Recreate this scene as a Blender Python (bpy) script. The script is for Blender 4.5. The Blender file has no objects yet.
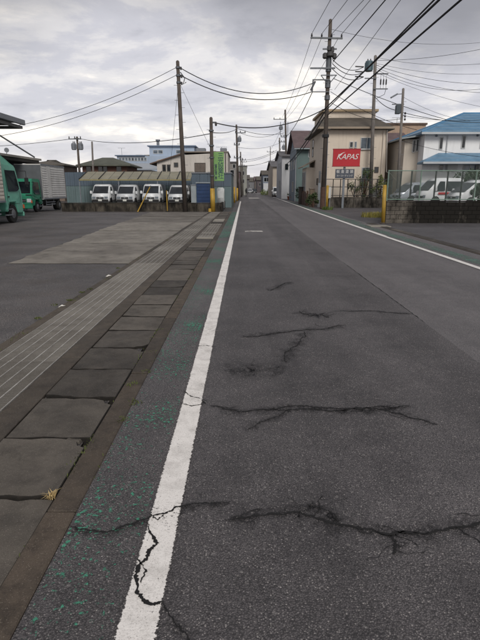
import bpy, bmesh, math, random
from mathutils import Vector, Matrix
R = math.radians
random.seed(7)
scene = bpy.context.scene
col = scene.collection

# ------------------------------------------------------------------ camera
F, CX, CY, VX, VY, CH = 481.0, 240.0, 320.0, 243.5, 189.0, 1.5
PITCH = math.atan((CY - VY) / F)
YAW = math.atan((VX - CX) / math.hypot(F, CY - VY))
cam = bpy.data.cameras.new('camera')
cam.sensor_fit = 'VERTICAL'
cam.sensor_height = 24.0
cam.lens = 24.0 * F / 640.0
cam.clip_start = 0.05
cam.clip_end = 3000
camo = bpy.data.objects.new('camera', cam)
camo.location = (0, 0, CH)
camo.rotation_euler = (R(90) - PITCH, 0, YAW)
col.objects.link(camo)
scene.camera = camo

# ------------------------------------------------------------------ light
SKYLOC = (-6.1, -1.2, 0.9)
SKYX = -0.8
SUN_EL, SUN_AZ = 42.0, 168.0          # degrees, azimuth clockwise from +Y
world = bpy.data.worlds.new('World')
scene.world = world
world.use_nodes = True
nt = world.node_tree
nt.nodes.clear()
N = nt.nodes.new
L = nt.links.new
wout = N('ShaderNodeOutputWorld')
bg = N('ShaderNodeBackground')
bg.inputs['Strength'].default_value = 0.1
sky = N('ShaderNodeTexSky')
sky.sky_type = 'NISHITA'
sky.sun_disc = False
sky.sun_elevation = R(SUN_EL)
sky.sun_rotation = R(SUN_AZ)
tc = N('ShaderNodeTexCoord')
sep = N('ShaderNodeSeparateXYZ')
L(tc.outputs['Generated'], sep.inputs[0])


def wmath(op, a, b=None):
    m = N('ShaderNodeMath')
    m.operation = op
    for i, v in enumerate((a, b)):
        if v is None:
            continue
        if isinstance(v, (int, float)):
            m.inputs[i].default_value = v
        else:
            L(v, m.inputs[i])
    return m.outputs[0]


zc = wmath('ADD', wmath('MAXIMUM', sep.outputs['Z'], 0.0), 0.19)
comb = N('ShaderNodeCombineXYZ')
L(wmath('DIVIDE', sep.outputs['X'], zc), comb.inputs[0])
L(wmath('DIVIDE', sep.outputs['Y'], zc), comb.inputs[1])
mp = N('ShaderNodeMapping')
L(comb.outputs[0], mp.inputs['Vector'])
mp.inputs['Location'].default_value = SKYLOC
mp.inputs['Scale'].default_value = (SKYX, 1.0, 1.0)
n1 = N('ShaderNodeTexNoise')
n1.inputs['Scale'].default_value = 1.75
n1.inputs['Detail'].default_value = 9
n1.inputs['Roughness'].default_value = 0.6
n1.inputs['Distortion'].default_value = 0.25
L(mp.outputs[0], n1.inputs['Vector'])
ramp = N('ShaderNodeValToRGB')
L(n1.outputs['Fac'], ramp.inputs[0])
cr = ramp.color_ramp
cr.interpolation = 'EASE'
cr.elements[0].position = 0.33
cr.elements[0].color = (0.41, 0.405, 0.44, 1)
cr.elements[1].position = 0.66
cr.elements[1].color = (1.0, 0.93, 0.84, 1)
e = cr.elements.new(0.47)
e.color = (0.55, 0.54, 0.575, 1)
e = cr.elements.new(0.55)
e.color = (0.69, 0.665, 0.66, 1)
# the deck is thicker and greyer overhead than towards the horizon
thick = N('ShaderNodeMapRange')
thick.inputs['From Min'].default_value = 0.20
thick.inputs['From Max'].default_value = 0.34
n2 = N('ShaderNodeTexNoise')
n2.inputs['Scale'].default_value = 0.55
n2.inputs['Detail'].default_value = 5
L(mp.outputs[0], n2.inputs['Vector'])
L(wmath('ADD', sep.outputs['Z'], wmath('MULTIPLY', wmath('SUBTRACT', n2.outputs['Fac'], 0.5), 0.6)), thick.inputs['Value'])
mixd = N('ShaderNodeMix')
mixd.data_type = 'RGBA'
L(wmath('MULTIPLY', thick.outputs[0], 0.9), mixd.inputs[0])
L(ramp.outputs[0], mixd.inputs[6])
mixd.inputs[7].default_value = (0.235, 0.23, 0.245, 1)
# clear pale band low down
hz = N('ShaderNodeMapRange')
hz.inputs['From Min'].default_value = 0.0
hz.inputs['From Max'].default_value = 0.13
hz.inputs['To Min'].default_value = 0.7
hz.inputs['To Max'].default_value = 0.0
L(sep.outputs['Z'], hz.inputs['Value'])
mixh = N('ShaderNodeMix')
mixh.data_type = 'RGBA'
L(hz.outputs[0], mixh.inputs[0])
L(mixd.outputs[2], mixh.inputs[6])
mixh.inputs[7].default_value = (0.66, 0.63, 0.65, 1)
mul = N('ShaderNodeVectorMath')
mul.operation = 'SCALE'
mul.inputs['Scale'].default_value = 7.6
L(mixh.outputs[2], mul.inputs[0])
mixs = N('ShaderNodeMix')
mixs.data_type = 'RGBA'
mixs.inputs[0].default_value = 0.94
L(sky.outputs[0], mixs.inputs[6])
L(mul.outputs[0], mixs.inputs[7])
L(mixs.outputs[2], bg.inputs['Color'])
L(bg.outputs[0], wout.inputs[0])

sun = bpy.data.lights.new('sun', 'SUN')
sun.energy = 1.5
sun.angle = R(25)
sun.color = (1.0, 0.96, 0.9)
suno = bpy.data.objects.new('sun', sun)
az, el = R(SUN_AZ), R(SUN_EL)
sd = Vector((math.sin(az) * math.cos(el), math.cos(az) * math.cos(el), math.sin(el)))
suno.rotation_euler = sd.to_track_quat('Z', 'Y').to_euler()
suno.location = (0, -5, 30)
col.objects.link(suno)
vs = scene.view_settings
vs.view_transform = 'Standard'
vs.look = 'None'
vs.exposure = 0.7
vs.gamma = 1.0
vs.use_curve_mapping = False


# ------------------------------------------------------------------ survey helpers (picture -> place)
def ray(x, y):
    r = (x - CX) / F
    u = -(y - CY) / F
    yy = math.cos(PITCH) + u * math.sin(PITCH)
    zz = -math.sin(PITCH) + u * math.cos(PITCH)
    c, s = math.cos(YAW), math.sin(YAW)
    return (r * c - yy * s, r * s + yy * c, zz)


def gnd(x, y, z=0.0):
    d = ray(x, y)
    t = (z - CH) / d[2]
    return (d[0] * t, d[1] * t)


def at(x, y, Y):
    d = ray(x, y)
    t = Y / d[1]
    return Vector((d[0] * t, Y, CH + d[2] * t))


def ax(x, Y):
    return at(x, 189, Y).x


def azz(y, Y):
    return at(243, y, Y).z


# ------------------------------------------------------------------ mesh builder
class MB:
    def __init__(self):
        self.v = []
        self.f = []

    def add(self, vs, fs):
        b = len(self.v)
        self.v += [tuple(p) for p in vs]
        self.f += [tuple(i + b for i in q) for q in fs]
        return self

    def obox(self, o, u, v, n, a, b, c):
        o, u, v, n = Vector(o), Vector(u), Vector(v), Vector(n)
        pts = [o + u * a[i] + v * b[j] + n * c[k] for k in (0, 1) for j in (0, 1) for i in (0, 1)]
        return self.add(pts, [(0, 2, 3, 1), (4, 5, 7, 6), (0, 1, 5, 4), (2, 6, 7, 3), (0, 4, 6, 2), (1, 3, 7, 5)])

    def box(self, x0, x1, y0, y1, z0, z1):
        return self.obox((0, 0, 0), (1, 0, 0), (0, 1, 0), (0, 0, 1), (x0, x1), (y0, y1), (z0, z1))

    def tube(self, p0, p1, r0, r1=None, n=8, caps=True):
        p0, p1 = Vector(p0), Vector(p1)
        r1 = r0 if r1 is None else r1
        d = (p1 - p0)
        if d.length < 1e-6:
            return self
        d.normalize()
        a = d.orthogonal().normalized()
        b = d.cross(a)
        vs = []
        for p, r in ((p0, r0), (p1, r1)):
            for i in range(n):
                t = 2 * math.pi * i / n
                vs.append(p + a * (r * math.cos(t)) + b * (r * math.sin(t)))
        fs = [(i, (i + 1) % n, n + (i + 1) % n, n + i) for i in range(n)]
        if caps:
            fs += [tuple(range(n))[::-1], tuple(range(n, 2 * n))]
        return self.add(vs, fs)

    def path(self, pts, r, n=5):
        pts = [Vector(p) for p in pts]
        vs, fs = [], []
        for k, p in enumerate(pts):
            d = (pts[min(k + 1, len(pts) - 1)] - pts[max(k - 1, 0)]).normalized()
            a = Vector((0, 0, 1)) - d * d.z
            if a.length < 1e-4:
                a = d.orthogonal()
            a.normalize()
            b = d.cross(a)
            rr = r[k] if isinstance(r, (list, tuple)) else r
            for i in range(n):
                t = 2 * math.pi * i / n
                vs.append(p + a * (rr * math.cos(t)) + b * (rr * math.sin(t)))
        for k in range(len(pts) - 1):
            for i in range(n):
                fs.append((k * n + i, k * n + (i + 1) % n, (k + 1) * n + (i + 1) % n, (k + 1) * n + i))
        fs.append(tuple(range(n))[::-1])
        fs.append(tuple(range((len(pts) - 1) * n, len(pts) * n)))
        return self.add(vs, fs)

    def quad(self, *p):
        return self.add(p, [tuple(range(len(p)))])

    def plate(self, pts, t):
        """polygon given thickness t along its normal"""
        pts = [Vector(p) for p in pts]
        n = (pts[1] - pts[0]).cross(pts[2] - pts[0]).normalized() * t
        k = len(pts)
        vs = pts + [p + n for p in pts]
        fs = [tuple(range(k))[::-1], tuple(range(k, 2 * k))]
        fs += [(i, (i + 1) % k, k + (i + 1) % k, k + i) for i in range(k)]
        return self.add(vs, fs)

    def lathe(self, o, prof, n=12, axis=2):
        o = Vector(o)
        vs, fs = [], []
        for (r, z) in prof:
            for i in range(n):
                t = 2 * math.pi * i / n
                q = [r * math.cos(t), r * math.sin(t)]
                if axis == 2:
                    p = (q[0], q[1], z)
                elif axis == 0:
                    p = (z, q[0], q[1])
                else:
                    p = (q[0], z, q[1])
                vs.append(o + Vector(p))
        for k in range(len(prof) - 1):
            for i in range(n):
                fs.append((k * n + i, k * n + (i + 1) % n, (k + 1) * n + (i + 1) % n, (k + 1) * n + i))
        fs.append(tuple(range(n))[::-1])
        fs.append(tuple(range((len(prof) - 1) * n, len(prof) * n)))
        return self.add(vs, fs)

    def mesh(self, name, bevel=0.0, smooth=False, seg=1):
        me = bpy.data.meshes.new(name)
        me.from_pydata(self.v, [], self.f)
        bm = bmesh.new()
        bm.from_mesh(me)
        bmesh.ops.recalc_face_normals(bm, faces=bm.faces)
        if bevel:
            es = [e for e in bm.edges if len(e.link_faces) == 2 and e.calc_face_angle(0) > 0.35]
            bmesh.ops.bevel(bm, geom=es, offset=bevel, segments=seg, affect='EDGES', clamp_overlap=True)
        bm.to_mesh(me)
        bm.free()
        if smooth:
            me.shade_smooth()
        me.update()
        return me

    def build(self, name, mat, parent=None, bevel=0.0, smooth=False, seg=1, loc=None):
        me = self.mesh(name, bevel, smooth, seg)
        me.materials.append(mat)
        return link(name, me, parent, loc)


def link(name, me, parent=None, loc=None):
    o = bpy.data.objects.new(name, me)
    col.objects.link(o)
    if parent is not None:
        o.parent = parent
    if loc is not None:
        o.location = loc
    return o


def tag(o, label=None, cat=None, group=None, kind=None):
    if label:
        o['label'] = label
    if cat:
        o['category'] = cat
    if group:
        o['group'] = group
    if kind:
        o['kind'] = kind
    return o


def empty(name, loc, rz=0.0, label=None, cat=None, group=None):
    o = bpy.data.objects.new(name, None)
    o.empty_display_size = 0.3
    o.location = loc
    o.rotation_euler = (0, 0, rz)
    col.objects.link(o)
    return tag(o, label, cat, group)


def copy_tree(o, parent=None):
    c = o.copy()
    col.objects.link(c)
    c.parent = parent
    for ch in list(o.children):
        copy_tree(ch, c)
    return c


# ------------------------------------------------------------------ materials
def lin(h):
    h = h.lstrip('#')
    o = []
    for i in (0, 2, 4):
        c = int(h[i:i + 2], 16) / 255
        o.append(c / 12.92 if c <= 0.04045 else ((c + 0.055) / 1.055) ** 2.4)
    return (o[0], o[1], o[2], 1)


class NT:
    def __init__(self, name):
        self.m = bpy.data.materials.new(name)
        self.m.use_nodes = True
        self.t = self.m.node_tree
        self.t.nodes.clear()
        self.out = self.n('ShaderNodeOutputMaterial')
        self.b = self.n('ShaderNodeBsdfPrincipled')
        self.l(self.b.outputs[0], self.out.inputs[0])

    def n(self, k, **kw):
        nd = self.t.nodes.new(k)
        for a, v in kw.items():
            setattr(nd, a, v)
        return nd

    def l(self, a, b):
        self.t.links.new(a, b)

    def setv(self, sock, v):
        if isinstance(v, bpy.types.NodeSocket):
            self.l(v, sock)
        else:
            sock.default_value = v

    def math(self, op, a, b=0.0, clamp=False):
        m = self.n('ShaderNodeMath', operation=op, use_clamp=clamp)
        self.setv(m.inputs[0], a)
        self.setv(m.inputs[1], b)
        return m.outputs[0]

    def pos(self):
        return self.n('ShaderNodeNewGeometry').outputs['Position']

    def obj(self):
        return self.n('ShaderNodeTexCoord').outputs['Object']

    def scale(self, v, s):
        m = self.n('ShaderNodeMapping')
        self.l(v, m.inputs['Vector'])
        m.inputs['Scale'].default_value = s
        return m.outputs[0]

    def noise(self, v, s, d=4, r=0.55, dist=0.0):
        t = self.n('ShaderNodeTexNoise')
        self.l(v, t.inputs['Vector'])
        t.inputs['Scale'].default_value = s
        t.inputs['Detail'].default_value = d
        t.inputs['Roughness'].default_value = r
        t.inputs['Distortion'].default_value = dist
        return t.outputs['Fac']

    def voro(self, v, s, feature='F1'):
        t = self.n('ShaderNodeTexVoronoi', feature=feature)
        self.l(v, t.inputs['Vector'])
        t.inputs['Scale'].default_value = s
        return t

    def rng(self, v, a, b, c=0.0, d=1.0):
        t = self.n('ShaderNodeMapRange')
        self.l(v, t.inputs['Value'])
        for k, x in zip(('From Min', 'From Max', 'To Min', 'To Max'), (a, b, c, d)):
            t.inputs[k].default_value = x
        return t.outputs[0]

    def mix(self, f, a, b, mode='MIX'):
        t = self.n('ShaderNodeMix', data_type='RGBA', blend_type=mode)
        self.setv(t.inputs[0], f)
        self.setv(t.inputs[6], a)
        self.setv(t.inputs[7], b)
        return t.outputs[2]

    def bump(self, h, s=0.5, dist=0.01, prev=None):
        t = self.n('ShaderNodeBump')
        self.l(h, t.inputs['Height'])
        t.inputs['Strength'].default_value = s
        t.inputs['Distance'].default_value = dist
        if prev is not None:
            self.l(prev, t.inputs['Normal'])
        return t.outputs[0]

    def fin(self, c=None, rough=None, normal=None, metal=None, spec=None):
        if c is not None:
            self.setv(self.b.inputs['Base Color'], c)
        if rough is not None:
            self.setv(self.b.inputs['Roughness'], rough)
        if normal is not None:
            self.l(normal, self.b.inputs['Normal'])
        if metal is not None:
            self.b.inputs['Metallic'].default_value = metal
        if spec is not None:
            self.b.inputs['Specular IOR Level'].default_value = spec
        return self.m

    def alpha(self, a):
        tr = self.n('ShaderNodeBsdfTransparent')
        mx = self.n('ShaderNodeMixShader')
        self.l(a, mx.inputs[0])
        self.l(tr.outputs[0], mx.inputs[1])
        self.l(self.b.outputs[0], mx.inputs[2])
        self.l(mx.outputs[0], self.out.inputs[0])
        return self.m


_cache = {}


def M(hexc, rough=0.6, var=0.25, sc=1.2, metal=0.0, bump=0.0, bsc=30, streak=0.0, dirt='#2b2722', dirt_amt=0.0, spec=None):
    """plain painted / mineral surface with uneven tone, grime and fine relief"""
    key = (hexc, rough, var, sc, metal, bump, bsc, streak, dirt, dirt_amt)
    if key in _cache:
        return _cache[key]
    t = NT('surface_' + hexc.strip('#'))
    p = t.pos()
    base = lin(hexc)
    a = t.noise(p, sc, 5)
    f = t.rng(a, 0.3, 0.7, 1 - var, 1 + var)
    c = t.n('ShaderNodeVectorMath', operation='SCALE')
    c.inputs[0].default_value = base[:3]
    t.l(f, c.inputs['Scale'])
    cc = c.outputs[0]
    if streak:
        sv = t.scale(p, (3.0, 3.0, 0.35))
        s = t.rng(t.noise(sv, 1.6, 6, 0.65), 0.52, 0.72, 0, streak)
        cc = t.mix(s, cc, lin(dirt))
    if dirt_amt:
        s = t.rng(t.noise(p, sc * 2.7, 8, 0.7), 0.45, 0.68, 0, dirt_amt)
        cc = t.mix(s, cc, lin(dirt))
    nrm = None
    if bump:
        nrm = t.bump(t.noise(p, bsc, 4), bump, 0.01)
    m = t.fin(cc, t.rng(t.noise(p, sc * 4, 3), 0.3, 0.7, max(rough - 0.08, 0.02), min(rough + 0.08, 1)), nrm, metal, spec)
    _cache[key] = m
    return m


def asphalt(name, dark, light, speck, speck_amt=0.16, patch=0.5, coarse=95.0, brown=0.0, tracks=False):
    t = NT(name)
    p = t.pos()
    dn = t.n('ShaderNodeTexNoise')
    t.l(p, dn.inputs['Vector'])
    dn.inputs['Scale'].default_value = coarse * 1.1
    dn.inputs['Detail'].default_value = 3
    dv = t.n('ShaderNodeVectorMath', operation='SCALE')
    t.l(dn.outputs['Color'], dv.inputs[0])
    dv.inputs['Scale'].default_value = 0.9 / coarse
    pd = t.n('ShaderNodeVectorMath', operation='ADD')
    t.l(p, pd.inputs[0])
    t.l(dv.outputs[0], pd.inputs[1])
    v = t.voro(pd.outputs[0], coarse)
    v2 = t.voro(pd.outputs[0], coarse * 0.5)
    sepc = t.n('ShaderNodeSeparateColor')
    t.l(v.outputs['Color'], sepc.inputs[0])
    sep2 = t.n('ShaderNodeSeparateColor')
    t.l(v2.outputs['Color'], sep2.inputs[0])
    big = t.noise(p, 0.55, 6, 0.6)
    mid = t.noise(p, 3.6, 8, 0.72)
    fine = t.noise(p, 240, 2)
    f = t.math('ADD', t.math('MULTIPLY', t.rng(big, 0.38, 0.62), patch), t.math('MULTIPLY', t.rng(mid, 0.36, 0.64), 1 - patch))
    if tracks:
        tv = t.scale(p, (1.0, 0.035, 1.0))
        f = t.math('ADD', t.math('MULTIPLY', f, 0.6), t.math('MULTIPLY', t.rng(t.noise(tv, 1.25, 4), 0.35, 0.65), 0.4))
    base = t.mix(f, lin(dark), lin(light))
    if brown:
        base = t.mix(t.rng(t.noise(p, 0.9, 6), 0.48, 0.7, 0, brown), base, lin('#5c4f42'))
    # binder between the stones is darker; some stones are worn bare and pale
    core = t.rng(v.outputs['Distance'], 0.15, 0.62, 1.0, 0.0)
    base = t.mix(t.math('MULTIPLY', t.math('SUBTRACT', 1.0, core), 0.62), base, lin('#131215'))
    tone = t.n('ShaderNodeVectorMath', operation='SCALE')
    t.l(base, tone.inputs[0])
    t.l(t.rng(sepc.outputs[2], 0, 1, 0.62, 1.5), tone.inputs['Scale'])
    base = tone.outputs[0]
    wear = t.rng(mid, 0.25, 0.75, 0.4, 1.25)
    pale = t.math('MULTIPLY', t.math('GREATER_THAN', sepc.outputs[0], 1 - speck_amt), t.math('GREATER_THAN', core, 0.33))
    base = t.mix(t.math('MULTIPLY', t.math('MULTIPLY', pale, t.rng(sepc.outputs[1], 0, 1, 0.05, 0.6)), wear, True), base, lin(speck))
    core2 = t.rng(v2.outputs['Distance'], 0.22, 0.42, 1.0, 0.0)
    pale2 = t.math('MULTIPLY', t.math('GREATER_THAN', sep2.outputs[0], 0.955), core2)
    base = t.mix(t.math('MULTIPLY', pale2, t.rng(sep2.outputs[1], 0, 1, 0.05, 0.38)), base, lin('#96918c'))
    v3 = t.voro(pd.outputs[0], coarse * 0.2)
    sep3 = t.n('ShaderNodeSeparateColor')
    t.l(v3.outputs['Color'], sep3.inputs[0])
    base = t.mix(t.math('MULTIPLY', t.math('GREATER_THAN', sep3.outputs[0], 0.95), t.rng(v3.outputs['Distance'], 0.16, 0.24, 0.45, 0)), base, lin('#8d8987'))
    base = t.mix(t.rng(fine, 0.3, 0.7, 0.0, 0.22), base, lin('#141317'))
    h = t.math('ADD', t.math('MULTIPLY', core, 0.8), t.math('MULTIPLY', t.noise(p, 150, 4), 0.5))
    b1 = t.bump(mid, 0.15, 0.02)
    nrm = t.bump(h, 0.8, 0.005, b1)
    rough = t.rng(t.math('ADD', mid, t.math('MULTIPLY', sepc.outputs[2], 0.3)), 0.3, 1.0, 0.5, 0.82)
    return t.fin(base, rough, nrm, spec=0.45)


MAT_ROAD = asphalt('worn_asphalt', '#3b3839', '#807b7c', '#bab4b0', 0.17, 0.55, 125, tracks=True)
MAT_LANE = asphalt('older_asphalt', '#625f60', '#928d8e', '#b5b0ac', 0.13, 0.45, 135, tracks=True)
MAT_LOT = asphalt('yard_asphalt', '#4b4848', '#7c7776', '#b8b2ac', 0.15, 0.6, 100, brown=0.4)
MAT_DRIVE = asphalt('driveway_asphalt', '#4f4d50', '#757274', '#938f8c', 0.1, 0.6, 80, brown=0.2)
MAT_GROUND = asphalt('rough_ground', '#413f40', '#57544f', '#8f8a82', 0.1, 0.6, 60, brown=0.35)


def concrete(name, a, b, stain='#2a2622', amt=0.6, speck='#a29a8f', sc=1.0, edge=0.0):
    t = NT(name)
    p = t.pos()
    oi = t.n('ShaderNodeObjectInfo').outputs['Random']
    off = t.n('ShaderNodeVectorMath', operation='ADD')
    t.l(p, off.inputs[0])
    cmb = t.n('ShaderNodeCombineXYZ')
    t.l(t.math('MULTIPLY', oi, 13.7), cmb.inputs[0])
    t.l(t.math('MULTIPLY', oi, 5.1), cmb.inputs[2])
    t.l(cmb.outputs[0], off.inputs[1])
    p2 = off.outputs[0]
    base = t.mix(t.rng(t.math('ADD', t.noise(p2, 2.2 * sc, 6, 0.65), t.math('MULTIPLY', t.math('SUBTRACT', oi, 0.5), 0.62)), 0.28, 0.72), lin(a), lin(b))
    base = t.mix(t.rng(t.noise(p2, 5.0 * sc, 8, 0.7), 0.48, 0.75, 0, amt), base, lin(stain))
    v = t.voro(p, 190)
    sc3 = t.n('ShaderNodeSeparateColor')
    t.l(v.outputs['Color'], sc3.inputs[0])
    base = t.mix(t.math('MULTIPLY', t.math('GREATER_THAN', sc3.outputs[0], 0.84), t.math('MULTIPLY', t.rng(v.outputs['Distance'], 0.2, 0.5, 0.5, 0), sc3.outputs[1])), base, lin(speck))
    base = t.mix(t.rng(t.noise(p, 190, 3), 0.35, 0.7, 0, 0.35), base, lin(stain))
    nrm = t.bump(t.noise(p, 130, 5, 0.7), 0.6, 0.004, t.bump(t.noise(p2, 9, 5), 0.25, 0.02))
    return t.fin(base, t.rng(t.noise(p2, 6, 4), 0.3, 0.7, 0.7, 0.92), nrm, spec=0.35)


MAT_SLAB = concrete('weathered_gutter_concrete', '#3b3733', '#625c55', '#24211e', 0.65)
MAT_KERB = concrete('dirty_kerb_concrete', '#3d3731', '#574d43', '#221e1b', 0.75, '#a0968a', 1.6)
MAT_APRON = concrete('yard_concrete', '#625d57', '#8a857d', '#3e3a36', 0.75, '#b5afa5', 0.45)
MAT_PALECON = concrete('pale_concrete', '#8a857c', '#a7a298', '#55504a', 0.5, '#c5c0b6')
MAT_STRIP = concrete('drain_edge_concrete', '#3d3833', '#554d44', '#231f1c', 0.7)


def mold_wall(name, a, b, x_from=None, x_to=None, amt=0.9):
    t = NT(name)
    p = t.pos()
    base = t.mix(t.rng(t.noise(p, 1.9, 6), 0.3, 0.7), lin(a), lin(b))
    sv = t.scale(p, (1.3, 1.3, 0.5))
    m = t.noise(sv, 1.3, 7, 0.68)
    if x_from is not None:
        sx = t.n('ShaderNodeSeparateXYZ')
        t.l(p, sx.inputs[0])
        m = t.math('ADD', m, t.rng(sx.outputs['X'], x_from, x_to, -0.16, 0.13))
    base = t.mix(t.rng(m, 0.40, 0.60, 0, amt), base, lin('#151310'))
    base = t.mix(t.rng(t.noise(p, 23, 5), 0.5, 0.75, 0, 0.5), base, lin('#191613'))
    nrm = t.bump(t.noise(p, 70, 5), 0.5, 0.006)
    return t.fin(base, 0.9, nrm, spec=0.25)


MAT_WALLR = mold_wall('mouldy_block', '#57524c', '#6d675f', 6.0, 8.4, 0.97)
MAT_WALLL = mold_wall('mouldy_kerb_wall', '#2f2b27', '#5a544b', amt=0.97)
MAT_WALLM = mold_wall('mouldy_house_wall', '#45413d', '#6b655d', amt=0.97)

# paint worn by traffic
def worn_paint(name, colr, half, lo=0.36, hi=0.44, ragged=0.3, sc=28, dirt=0.35, cx=0.0, fixed=None):
    t = NT(name)
    o = t.obj()
    p = t.pos()
    sx = t.n('ShaderNodeSeparateXYZ')
    t.l(o, sx.inputs[0])
    edge = t.rng(t.math('ABSOLUTE', t.math('SUBTRACT', sx.outputs['X'], cx)), half * (1 - ragged), half, 0.0, 0.33)
    nz = t.math('ADD', t.math('MULTIPLY', t.noise(p, sc, 6, 0.72), 0.7), t.math('MULTIPLY', t.noise(p, 2.3, 4), 0.3))
    a = t.rng(t.math('SUBTRACT', nz, edge), lo, hi)
    base = t.mix(t.rng(t.noise(p, 7, 7, 0.7), 0.45, 0.75, 0, dirt), lin(colr), lin('#77726d'))
    base = t.mix(t.rng(t.noise(p, 170, 3), 0.52, 0.72, 0, 0.5), base, lin('#8b8580'))
    nrm = t.bump(t.noise(p, 110, 4), 0.5, 0.004)
    t.fin(base, 0.7, nrm)
    return t.alpha(a)


MAT_LINE = worn_paint('worn_white_paint', '#dedad6', 0.08, 0.375, 0.41, 0.22, 80, 0.5)
MAT_LINER = worn_paint('worn_white_paint_right', '#d9d6d2', 0.075, 0.27, 0.36, 0.2, 20)
MAT_DASH = worn_paint('thin_white_paint', '#b9b5b0', 3.0, 0.42, 0.52, 0.2, 16)
MAT_GREEN = worn_paint('worn_green_paint', '#4d7567', 5.0, 0.44, 0.62, 0.2, 14, 0.3, cx=2.3)


def flecks(name, colr, lo, hi, sc):
    t = NT(name)
    p = t.pos()
    o = t.obj()
    sx = t.n('ShaderNodeSeparateXYZ')
    t.l(o, sx.inputs[0])
    nz = t.math('ADD', t.math('MULTIPLY', t.noise(p, sc, 6, 0.68), 0.68), t.math('MULTIPLY', t.noise(p, 1.3, 3), 0.32))
    # more of the old coat survives farther up the street
    far = t.rng(sx.outputs['Y'], 3.0, 24.0, 0.0, 0.03)
    a = t.rng(t.math('ADD', nz, far), lo, hi, 0, 0.85)
    t.fin(t.mix(t.noise(p, 9, 3), lin(colr), lin('#2b6a55')), 0.8, t.bump(t.noise(p, 120, 3), 0.5, 0.004))
    return t.alpha(a)


MAT_FLECK = flecks('old_green_paint_flecks', '#55ab8d', 0.555, 0.60, 38)


def stain_mat():
    t = NT('damp_crack_stain')
    p = t.pos()
    o = t.n('ShaderNodeUVMap').outputs[0]
    sx = t.n('ShaderNodeSeparateXYZ')
    t.l(o, sx.inputs[0])
    e = t.math('SUBTRACT', 1.0, t.math('ABSOLUTE', t.math('SUBTRACT', t.math('MULTIPLY', sx.outputs[0], 2.0), 1.0)))
    dn = t.n('ShaderNodeTexNoise')
    t.l(p, dn.inputs['Vector'])
    dn.inputs['Scale'].default_value = 22
    dn.inputs['Detail'].default_value = 4
    dv = t.n('ShaderNodeVectorMath', operation='SCALE')
    t.l(dn.outputs['Color'], dv.inputs[0])
    dv.inputs['Scale'].default_value = 0.05
    pd = t.n('ShaderNodeVectorMath', operation='ADD')
    t.l(p, pd.inputs[0])
    t.l(dv.outputs[0], pd.inputs[1])
    vr = t.voro(pd.outputs[0], 17, 'DISTANCE_TO_EDGE').outputs['Distance']
    vr2 = t.voro(pd.outputs[0], 41, 'DISTANCE_TO_EDGE').outputs['Distance']
    net = t.math('MAXIMUM', t.rng(vr, 0.01, 0.07, 1, 0), t.math('MULTIPLY', t.rng(vr2, 0.02, 0.12, 1, 0), 0.6))
    patchy = t.rng(t.math('MULTIPLY', e, t.rng(t.noise(p, 9, 8, 0.75), 0.33, 0.7)), 0.1, 0.6)
    a = t.math('ADD', t.math('MULTIPLY', patchy, 0.2), t.math('MULTIPLY', t.math('MULTIPLY', patchy, net), 0.62), True)
    t.fin(lin('#141315'), 0.7, t.bump(t.noise(p, 90, 4), 0.6, 0.006))
    return t.alpha(a)


MAT_STAIN = stain_mat()
MAT_CRACK = M('#100f10', 0.95, 0.2, 20)
MAT_STEEL = M('#a19e99', 0.5, 0.25, 3.0, 0.15, 0, 30, dirt='#4a4038', dirt_amt=0.5)
MAT_DARK = M('#14130f', 0.95, 0.3, 6)
MAT_BLACK = M('#191a1c', 0.55, 0.2, 4)
MAT_RUBBER = M('#161616', 0.85, 0.2, 8)
MAT_RIM = M('#7d8084', 0.4, 0.2, 5, 0.6)
MAT_CHROME = M('#a9acb0', 0.3, 0.15, 5, 0.8)
MAT_WHITECAR = M('#d6d8da', 0.32, 0.06, 1.2, dirt='#7d7a74', dirt_amt=0.25)
MAT_SILVER = M('#9ea3ab', 0.3, 0.08, 1.2, 0.35)
MAT_POLE = M('#4a423c', 0.85, 0.3, 2.5, bump=0.3, bsc=40, streak=0.5)
MAT_POLEG = M('#6a6561', 0.85, 0.25, 2.5, bump=0.3, bsc=40, streak=0.4)
MAT_YELLOW = M('#a5842f', 0.6, 0.2, 3, streak=0.5, dirt='#4a3d1e')
MAT_WIRE = M('#1b1b1e', 0.7, 0.1, 1)
MAT_METAL = M('#5f6266', 0.5, 0.2, 4, 0.5)
MAT_GREY = M('#70747a', 0.5, 0.15, 3)
MAT_INSUL = M('#3c3a3a', 0.35, 0.2, 8)
MAT_BROWN = M('#4a352a', 0.8, 0.3, 5)


def glass_mat(name, hexc, rough=0.08):
    t = NT(name)
    p = t.pos()
    c = t.mix(t.rng(t.noise(p, 1.1, 3), 0.35, 0.65), lin(hexc), lin('#0d1013'))
    return t.fin(c, rough, spec=0.7)


MAT_GLASS = glass_mat('dark_glass', '#23292e')
MAT_GLASSB = glass_mat('pale_glass', '#5f6d7a', 0.15)
MAT_LAMP = M('#b9bcc0', 0.2, 0.1, 9)
MAT_RED = M('#a3232a', 0.4, 0.12, 4)
MAT_ORANGE = M('#b5502c', 0.4, 0.15, 4)
MAT_PLATE = M('#c5c6c0', 0.5, 0.05, 4)


# ================================================================== SETTING: ground sheets
def sheet(name, pts, z, mat, parent=None):
    mb = MB()
    mb.quad(*[(x, y, z) for x, y in pts])
    o = mb.build(name, mat, parent)
    return o


def strip(name, left, right, z, mat, parent=None):
    """ribbon between two polylines of equal length, UV u across"""
    mb = MB()
    n = len(left)
    vs = [(x, y, z) for x, y in left] + [(x, y, z) for x, y in right]
    mb.add(vs, [(i, n + i, n + i + 1, i + 1) for i in range(n - 1)])
    o = mb.build(name, mat, parent)
    return o


gr = sheet('ground', [(-900, -60), (900, -60), (900, 1500), (-900, 1500)], -0.06, MAT_GROUND)
tag(gr, kind='structure')

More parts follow.
